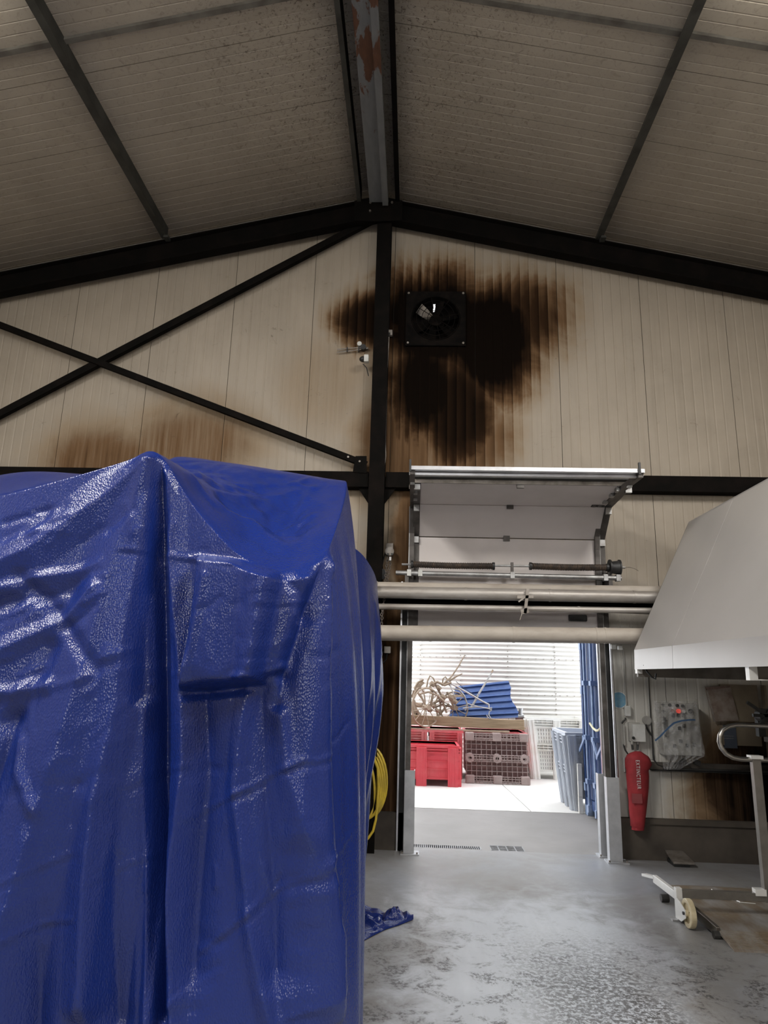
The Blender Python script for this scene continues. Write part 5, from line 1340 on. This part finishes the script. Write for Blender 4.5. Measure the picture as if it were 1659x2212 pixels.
MB().prism([(2.026, 5.78, .16), (2.026, 5.78, .02), (2.026, 5.70, .02), (2.026, 5.61, .07), (2.026, 5.61, .12), (2.026, 5.70, .15)], (.006, 0, 0)).build('wheel_bracket', 'white_steel', sc)
wh = MB().ring((2.062, 5.63, .098), (1, 0, 0), .098, .066, .042, 32).build('wheel', 'wheel', sc, bevel=.006)
MB().cyl((2.055, 5.63, .098), (2.07, 5.63, .098), .068, 24).build('disc', 'wheel', wh); MB().cyl((2.03, 5.63, .098), (2.085, 5.63, .098), .022, 14).build('hub', 'wheel', wh)
for k in range(5):
    a_ = 2 * math.pi * k / 5; MB().bar((2.058, 5.63 + .02 * math.cos(a_), .098 + .02 * math.sin(a_)), (2.058, 5.63 + .068 * math.cos(a_), .098 + .068 * math.sin(a_)), .012, .018, (1, 0, 0)).build('spoke', 'wheel', wh)
MB().cyl((2.015, 5.63, .098), (2.028, 5.63, .098), .012, 6).build('axle_nut', 'black', sc)
MB().cyl((2.15, 5.44, .025), (2.19, 5.44, .025), .026, 12).build('levelling_foot', 'rubber', sc)
MB().cyl((2.06, 6.22, .03), (2.12, 6.22, .03), .03, 12).build('castor', 'rubber', sc)
hpts = [Vv(3.04, 5.80, 1.425), Vv(2.60, 5.80, 1.428), Vv(2.54, 5.80, 1.415), Vv(2.49, 5.80, 1.385), Vv(2.462, 5.80, 1.34), Vv(2.454, 5.80, 1.295), Vv(2.465, 5.80, 1.25), Vv(2.50, 5.80, 1.205), Vv(2.55, 5.80, 1.177), Vv(2.61, 5.80, 1.168), Vv(2.98, 5.80, 1.166), Vv(3.05, 5.80, 1.178), Vv(3.10, 5.80, 1.215), Vv(3.125, 5.80, 1.295), Vv(3.10, 5.80, 1.375)]
MB().tube(hpts, .019, 14, closed=True).build('handle_tube', 'stainless', sc, smooth=True)
MB().tube([Vv(2.55, 6.42, .055), Vv(2.60, 6.25, .056), Vv(2.64, 6.10, .056), Vv(2.75, 6.08, .056)], .004, 5).build('cord', 'white_steel', sc)

# ================================================================== BLUE TARPAULINS
def catmull(P, n):
    P = np.array(P, float); k = len(P); t = np.linspace(0, k - 1.000001, n); i = t.astype(int); f = (t - i)[:, None]
    g = lambda j: P[np.clip(j, 0, k - 1)]
    p0, p1, p2, p3 = g(i - 1), g(i), g(i + 1), g(i + 2)
    return .5 * (2 * p1 + (p2 - p0) * f + (2 * p0 - 5 * p1 + 4 * p2 - p3) * f ** 2 + (3 * p1 - p0 - 3 * p2 + p3) * f ** 3)
def resample(C, n):
    s = np.r_[0, np.cumsum(np.linalg.norm(np.diff(C, axis=0), axis=1))]
    t = np.linspace(0, s[-1], n); return np.stack([np.interp(t, s, C[:, i]) for i in range(3)], 1)
def segdist(A, Z, pts):
    """distance to a polyline and the parameter 0..1 along it"""
    best = np.full(A.shape, 9.0); par = np.zeros(A.shape); n = len(pts) - 1
    for i in range(n):
        (x0, z0), (x1, z1) = pts[i], pts[i + 1]; dx, dz = x1 - x0, z1 - z0; L2 = dx * dx + dz * dz + 1e-9
        t = np.clip(((A - x0) * dx + (Z - z0) * dz) / L2, 0, 1)
        d = np.hypot(A - x0 - t * dx, Z - z0 - t * dz); m = d < best
        best = np.where(m, d, best); par = np.where(m, (i + t) / n, par)
    return best, par
def crease(A, Z, pts, amp, w_, sharp=1.3, ends=(1, 1)):
    d, p = segdist(A, Z, pts)
    k = np.clip(1 - d / w_, 0, 1) ** sharp
    return amp * k * (ends[0] + (ends[1] - ends[0]) * p)
def inside(A, Z, poly, soft):
    """soft mask of a convex polygon"""
    m = np.full(A.shape, 9.0); c = np.mean(poly, 0)
    for i in range(len(poly)):
        (x0, z0), (x1, z1) = poly[i], poly[(i + 1) % len(poly)]
        nx, nz = z1 - z0, -(x1 - x0); l = math.hypot(nx, nz); nx /= l; nz /= l
        if (c[0] - x0) * nx + (c[1] - z0) * nz < 0: nx, nz = -nx, -nz
        m = np.minimum(m, (A - x0) * nx + (Z - z0) * nz)
    t = np.clip(m / soft + .5, 0, 1); return t * t * (3 - 2 * t)
def fr(u, v, y=2.93):
    p = onY(u, v, y); return (p.x, p.z)
def grid_faces(nr, nc, off=0):
    i, j = np.meshgrid(np.arange(nr - 1), np.arange(nc - 1), indexing='ij')
    a = off + i * nc + j
    return np.stack([a, a + 1, a + nc + 1, a + nc], -1).reshape(-1, 4)
def mesh_object(name, V, F, m, merge=0.0, smooth_it=0):
    me = bpy.data.meshes.new(name); me.from_pydata(V.tolist(), [], F.tolist())
    bm = bmesh.new(); bm.from_mesh(me)
    if merge: bmesh.ops.remove_doubles(bm, verts=bm.verts, dist=merge)
    for _ in range(smooth_it): bmesh.ops.smooth_vert(bm, verts=bm.verts, factor=.5, use_axis_x=True, use_axis_y=True, use_axis_z=True)
    bmesh.ops.recalc_face_normals(bm, faces=bm.faces); bm.to_mesh(me); bm.free()
    for p in me.polygons: p.use_smooth = True
    me.materials.append(MT[m]); o = bpy.data.objects.new(name, me); COL.objects.link(o); return o

front = [(-3.3, 3.25, 2.30), (-2.5, 3.12, 2.40), (-1.94, 3.02, 2.515), (-1.6, 3.0, 2.61), (-1.36, 3.0, 2.69), (-1.245, 3.0, 2.74), (-1.16, 3.0, 2.68), (-1.05, 2.99, 2.52), (-.93, 2.97, 2.385), (-.78, 2.95, 2.25), (-.60, 2.93, 2.178), (-.50, 2.95, 2.19), (-.425, 3.0, 2.225)]
flank = [(-.425, 3.0, 2.225), (-.40, 3.10, 2.30), (-.39, 3.35, 2.48), (-.40, 3.75, 2.72), (-.425, 4.05, 2.90), (-.47, 4.2, 2.945)]
back = [(-3.3, 4.5, 2.95), (-2.75, 4.42, 3.04), (-2.3, 4.40, 3.03), (-1.96, 4.4, 2.99), (-1.78, 4.32, 2.95), (-1.66, 4.25, 3.0), (-1.57, 4.2, 3.095), (-1.2, 4.2, 3.06), (-.85, 4.2, 3.01), (-.6, 4.2, 2.97), (-.47, 4.2, 2.945)]
NF, NK, NR = 430, 90, 330
Fc = resample(catmull(front, 600), NF); Kc = resample(catmull(flank, 300), NK)
Bk = resample(catmull([(-.47, 4.2, 2.945), (-.56, 4.30, 2.95), (-.9, 4.36, 2.98), (-1.6, 4.36, 3.05)], 100), 30)
C = np.vstack([Fc, Kc[1:], Bk[1:]])
tan = np.gradient(C[:, :2], axis=0)
for _ in range(14):                       # turn the hanging direction gradually round the corner
    tan[1:-1] = (tan[:-2] + 2 * tan[1:-1] + tan[2:]) / 4
nrm = np.stack([tan[:, 1], -tan[:, 0]], 1); nrm /= np.linalg.norm(nrm, axis=1)[:, None] + 1e-9
nc = len(C); tt = np.linspace(0, 1, NR) ** 1.15
ccor = NF - 1
arc = np.r_[0, np.cumsum(np.linalg.norm(np.diff(C[:, :2], axis=0), axis=1))]
a_col = np.where(np.arange(nc) <= ccor, C[:, 0], C[ccor, 0] + (arc - arc[ccor]))
A = np.broadcast_to(a_col, (NR, nc)).copy(); Z = C[None, :, 2] * (1 - tt[:, None]); drop = C[None, :, 2] - Z
flk = np.clip((np.arange(nc) - ccor) / 40.0, 0, 1)
out = (.05 - .045 * flk)[None, :] * drop + (0.115 * flk + .07 * np.exp(-((np.arange(nc) - ccor - 30) / 28.0) ** 2))[None, :] * (1 - np.exp(-1.6 * drop))
out = out + .10 * np.exp(-((A + 1.9) / .5) ** 2) * np.clip(drop / 1.2, 0, 1)
out = out - .062 * np.clip(drop, 0, 1.3) * np.clip((A + 1.2) / .12, 0, 1) * np.clip((-.40 - A) / .10, 0, 1)
dsp = np.zeros_like(A)
onf = (np.arange(nc) <= ccor + 30)[None, :]
PX = lambda L_: [fr(*p) for p in L_]
def add(L_, amp, w_, sharp=1.3, ends=(1, 1)):
    global dsp
    dsp = dsp + crease(A, Z, PX(L_), amp, w_, sharp, ends)
# folds thrown out by the peak
add([(322, 985), (245, 1190), (200, 1400), (150, 1580), (90, 1800), (40, 2000), (0, 2200)], .085, .16, 1.1, (.5, 1))
add([(322, 985), (160, 1110), (60, 1185), (-60, 1240)], .055, .12, 1.1, (.6, 1))
add([(322, 985), (240, 1080), (120, 1330), (20, 1500), (-80, 1620)], -.035, .14, 1.2, (.3, 1))
add([(325, 985), (310, 1120), (275, 1330), (250, 1550), (215, 1720), (200, 1900), (195, 2150)], .060, .09, 1.2, (.5, 1))
add([(330, 990), (322, 1150), (305, 1350), (300, 1500)], -.045, .06, 1.2, (.5, 1))
add([(340, 1000), (336, 1200), (332, 1450), (328, 1700), (335, 1900), (345, 2212)], -.13, .055, 1.1, (.4, 1.2))
add([(352, 1000), (360, 1200), (388, 1440), (395, 1650), (372, 1850), (362, 2030), (358, 2212)], .075, .08, 1.2, (.4, 1.2))
add([(318, 1300), (322, 1600), (327, 1850), (330, 2050), (325, 2212)], .05, .055, 1.2, (.3, 1))
add([(285, 1200), (270, 1500), (248, 1750), (240, 2000), (245, 2212)], -.05, .08, 1.2, (.2, 1))
add([(120, 1700), (105, 1900), (98, 2050), (95, 2212)], -.055, .09, 1.2, (.2, 1))
add([(40, 1560), (10, 1680), (-30, 1800)], -.05, .08, 1.2)
add([(-20, 1280), (60, 1250), (150, 1235), (210, 1215)], .030, .045, 1.2, (1, .3))
add([(-20, 1310), (80, 1285), (160, 1275)], -.025, .05, 1.2, (1, .3))
add([(40, 1245), (130, 1330), (210, 1440)], -.020, .05, 1.2)
add([(-20, 1420), (80, 1370), (150, 1330), (200, 1270)], .030, .06, 1.2)
add([(-20, 1500), (60, 1490), (110, 1480)], .028, .05, 1.2)
add([(20, 1560), (60, 1530), (110, 1400)], -.022, .06, 1.2)
add([(60, 1600), (60, 1660), (100, 1740)], .02, .04, 1.2)
# the box that pushes out under the sheet
dsp += .115 * inside(A, Z, PX([(432, 1205), (606, 1225), (566, 1468), (398, 1484)]), .045) * onf
dsp += .055 * inside(A, Z, PX([(560, 1215), (692, 1205), (612, 1445), (540, 1470)]), .10) * onf
add([(605, 1236), (585, 1350), (565, 1465)], .018, .03, 1.2)
add([(440, 1225), (420, 1340), (402, 1470)], -.02, .04, 1.2)
add([(460, 1250), (430, 1400), (405, 1478)], .014, .03, 1.2)
add([(398, 1484), (470, 1480), (540, 1468), (612, 1440)], .020, .022, 1.2)
add([(400, 1498), (470, 1494), (540, 1484)], -.030, .035, 1.2)
add([(605, 1240), (640, 1280), (655, 1330)], -.02, .05, 1.2)
add([(688, 1220), (655, 1330), (618, 1440), (600, 1520)], -.045, .05, 1.2)
add([(725, 1150), (705, 1300), (672, 1480), (645, 1650), (635, 1800)], .06, .09, 1.1, (.8, .4))
add([(700, 1500), (690, 1700), (672, 1950), (660, 2212)], .06, .07, 1.1, (.2, 1))
add([(735, 1250), (720, 1500), (705, 1750), (700, 2000)], -.05, .07, 1.2)
add([(540, 1470), (520, 1560), (505, 1720), (525, 1880), (535, 1990), (560, 2110), (580, 2212)], .030, .05, 1.2)
add([(600, 1480), (612, 1650), (640, 1800), (655, 1890), (665, 2030), (650, 2180)], .028, .05, 1.2)
add([(430, 1500), (440, 1700), (420, 1900), (410, 2100)], -.04, .12, 1.3)
add([(560, 1500), (570, 1700), (590, 1900), (600, 2100)], -.035, .10, 1.3)
# packing creases pressed into the sheet
for L_, a_ in (([(395, 1775), (450, 1745), (510, 1715), (560, 1690), (620, 1655), (690, 1635)], .010), ([(420, 2068), (480, 2020), (530, 1978), (600, 1930), (650, 1892), (700, 1862)], .011),
               ([(215, 1895), (270, 1870), (330, 1855)], .008), ([(345, 2170), (420, 2120), (470, 2090)], -.009), ([(610, 2200), (660, 2160), (690, 2110)], .010), ([(500, 1720), (505, 1560), (515, 1490)], .008),
               ([(530, 1980), (600, 1905), (625, 1800)], .008), ([(265, 1705), (330, 1670), (400, 1655)], .008), ([(40, 2010), (100, 1985), (170, 1975)], .012), ([(0, 1905), (60, 1880), (170, 1835)], .008),
               ([(210, 1590), (330, 1460), (385, 1455)], .006), ([(350, 1195), (450, 1210), (600, 1235)], .010), ([(260, 1185), (330, 1190)], .01), ([(580, 1310), (650, 1300), (700, 1290)], .006),
               ([(655, 1880), (690, 1850)], .02), ([(505, 1715), (530, 1705)], .018), ([(610, 1660), (640, 1640)], .02)):
    add(L_, a_ * .5, .018, 1.0); add([(u + 4, v + 10) for u, v in L_], -a_ * .4, .022, 1.2)
rg = np.random.RandomState(11)
for _ in range(150):                      # small stray creases
    u, v = rg.uniform(-100, 720), rg.uniform(1080, 2230); ln = rg.uniform(25, 110); th = rg.choice([rg.uniform(-.6, .2), rg.uniform(1.2, 1.9)])
    u2, v2 = u + ln * math.cos(th), v + ln * math.sin(th)
    add([(u, v), ((u + u2) / 2 + rg.uniform(-8, 8), (v + v2) / 2 + rg.uniform(-8, 8)), (u2, v2)], rg.uniform(-.006, .006), rg.uniform(.014, .04), 1.1)
for k in range(26):                       # crumpled patch on the left
    u, v = rg.uniform(-60, 240), rg.uniform(1090, 1560); ln = rg.uniform(30, 100); th = rg.uniform(-.9, -.2)
    add([(u, v), (u + ln * math.cos(th), v + ln * math.sin(th))], rg.uniform(.004, .010) * rg.choice([-1, 1]), rg.uniform(.02, .04), 1.1)
fade = np.clip(drop / .05, 0, 1) * np.clip((3 - 0) , 0, 1)
dsp = dsp * fade
# flank pleats
fl_a = a_col - C[ccor, 0]
dsp += (np.clip(fl_a / .15, 0, 1) * .014 * np.sin(fl_a * 26))[None, :] * np.clip(drop / .6, 0, 1)
o_ = out + dsp
V1 = np.stack([C[None, :, 0] + nrm[None, :, 0] * o_, C[None, :, 1] + nrm[None, :, 1] * o_, np.maximum(Z, .004)], -1).reshape(-1, 3)
F1 = grid_faces(NR, nc)
# top of the sheet: Coons patch between front edge, back edge and flank
NB = NK
Bc = resample(catmull(back, 500), NF)
ss = np.linspace(0, 1, NF)[None, :, None]; vv_ = np.linspace(0, 1, NB)[:, None, None]
Lf = Fc[0][None, None] * (1 - vv_) + Bc[0][None, None] * vv_
Rt = Kc[:, None, :]
T = (1 - vv_) * Fc[None] + vv_ * Bc[None] + (1 - ss) * Lf + ss * Rt - ((1 - ss) * (1 - vv_) * Fc[0] + ss * (1 - vv_) * Fc[-1] + (1 - ss) * vv_ * Bc[0] + ss * vv_ * Bc[-1])
TX, TY = T[..., 0], T[..., 1]
edge = np.sin(np.pi * np.clip(vv_[..., 0], 0, 1)) * np.clip(np.sin(np.pi * ss[..., 0]) * 4, 0, 1)
tz = -.10 * edge * np.exp(-((TX + .85) / .45) ** 2)
tz += -.05 * edge * np.exp(-(((TX + .62) / .14) ** 2 + ((TY - 3.5) / .12) ** 2))
tz += -.12 * edge * np.exp(-((TX + 1.42) / .22) ** 2)
for _ in range(190):
    x0, y0_ = rg.uniform(-2.2, -.45), rg.uniform(3.0, 4.2); ln = rg.uniform(.08, .35); th = rg.uniform(0, 6.28)
    tz += edge * crease(TX, TY, [(x0, y0_), (x0 + ln * math.cos(th), y0_ + ln * math.sin(th))], rg.uniform(-.016, .018), rg.uniform(.03, .07), 1.1)
for pts, a_ in (([(-.95, 3.35), (-.75, 3.45), (-.55, 3.35)], -.045), ([(-1.0, 3.25), (-.8, 3.3), (-.6, 3.15)], .03), ([(-.6, 3.55), (-.5, 3.35), (-.45, 3.1)], .02), ([(-1.15, 3.1), (-1.0, 3.5), (-.7, 3.9)], .025)):
    tz += edge * crease(TX, TY, pts, a_, .09, 1.1)
T[..., 2] += tz
V2 = T.reshape(-1, 3); F2 = grid_faces(NB, NF, len(V1))[:, ::-1]
tp_ = thing('tarpaulin', 'big glossy blue tarpaulin draped over tall equipment on the left', 'tarpaulin', (-1.3, 3.4, 0))
so = mesh_object('sheet', np.vstack([V1, V2]), np.vstack([F1, F2]), 'tarp', .0008, 2)
so.parent = tp_; so.matrix_parent_inverse = tp_.matrix_world.inverted()
# second sheet farther back
P2 = [(-1.6, 4.66, 2.62), (-.85, 4.60, 2.66), (-.55, 4.66, 2.66), (-.40, 4.80, 2.60), (-.325, 5.0, 2.52), (-.30, 5.25, 2.46), (-.32, 5.55, 2.45), (-.45, 5.8, 2.45), (-1.0, 5.9, 2.45), (-1.7, 5.9, 2.45)]
n2, r2 = 220, 150
C2 = resample(catmull(P2, 400), n2); tn = np.gradient(C2[:, :2], axis=0)
for _ in range(6): tn[1:-1] = (tn[:-2] + 2 * tn[1:-1] + tn[2:]) / 4
n2m = np.stack([tn[:, 1], -tn[:, 0]], 1); n2m /= np.linalg.norm(n2m, axis=1)[:, None]
t2 = np.linspace(0, 1, r2)[:, None]; Z2 = C2[None, :, 2] * (1 - t2) + .04 * t2
arc2 = np.r_[0, np.cumsum(np.linalg.norm(np.diff(C2[:, :2], axis=0), axis=1))][None, :]
o2 = .06 * np.exp(-((Z2 - 1.75) / .55) ** 2) - .05 * np.clip((1.3 - Z2) / 1.0, 0, 1) + .025 * np.sin(arc2 * 21 + 2.2 * Z2) * np.clip((2.4 - Z2) / .8, 0, 1) + .012 * np.sin(arc2 * 47 - 3 * Z2) * np.clip((2.4 - Z2) / .8, 0, 1)
for _ in range(40):
    a0, z0 = rg.uniform(.9, 2.6), rg.uniform(.2, 2.4); o2 = o2 + crease(np.broadcast_to(arc2, Z2.shape), Z2, [(a0, z0), (a0 + rg.uniform(-.1, .1), z0 - rg.uniform(.1, .5))], rg.uniform(-.02, .02), rg.uniform(.02, .05), 1.1)
V3 = np.stack([C2[None, :, 0] + n2m[None, :, 0] * o2, C2[None, :, 1] + n2m[None, :, 1] * o2, Z2], -1).reshape(-1, 3)
cen = np.array([-1.1, 5.3, 2.72]); kk = np.linspace(0, 1, 20)[:, None, None]
V4 = (C2[None] * (1 - kk) + cen * kk); V4[..., 2] += .10 * np.sin(np.pi * kk[..., 0]) ; V4 = V4.reshape(-1, 3)
t2_ = thing('tarpaulin', 'narrow blue tarpaulin bulging out behind the big one, beside the hose', 'tarpaulin', (-1.0, 5.3, 0))
s2 = mesh_object('sheet', np.vstack([V3, V4]), np.vstack([grid_faces(r2, n2), grid_faces(20, n2, len(V3))[:, ::-1]]), 'tarp', .0008, 1)
s2.parent = t2_; s2.matrix_parent_inverse = t2_.matrix_world.inverted()
# loose corner of sheet on the floor
up_ = [onZ(u, v) for u, v in ((740, 1952), (782, 1962), (808, 1968), (832, 1976), (850, 1968), (868, 1974), (893, 1986))]
lo_ = [onZ(u, v) for u, v in ((740, 2060), (782, 2036), (808, 2022), (832, 2010), (850, 2004), (868, 1998), (893, 1988))]
nu, nv = 90, 60
U_ = resample(np.array([tuple(p) for p in up_]), nu); Lw = resample(np.array([tuple(p) for p in lo_]), nu)
kk = np.linspace(0, 1, nv)[:, None, None]; G = U_[None] * (1 - kk) + Lw[None] * kk
gz = np.full(G.shape[:2], .006); ed = np.sin(np.pi * kk[..., 0]) ** .5
gz = gz + ed * (.03 + .0 * G[..., 0])
for _ in range(46):
    x0, y0_ = rg.uniform(-.4, .0), rg.uniform(5.15, 5.75); th = rg.uniform(0, 6.28); ln = rg.uniform(.05, .25)
    gz = gz + ed * crease(G[..., 0], G[..., 1], [(x0, y0_), (x0 + ln * math.cos(th), y0_ + ln * math.sin(th))], rg.uniform(-.02, .035), rg.uniform(.02, .06), 1.1)
G[..., 2] = np.maximum(gz, .004)
fo = mesh_object('floor_corner', G.reshape(-1, 3), grid_faces(nv, nu), 'tarp', 0, 0)
fo.parent = t2_; fo.matrix_parent_inverse = t2_.matrix_world.inverted()
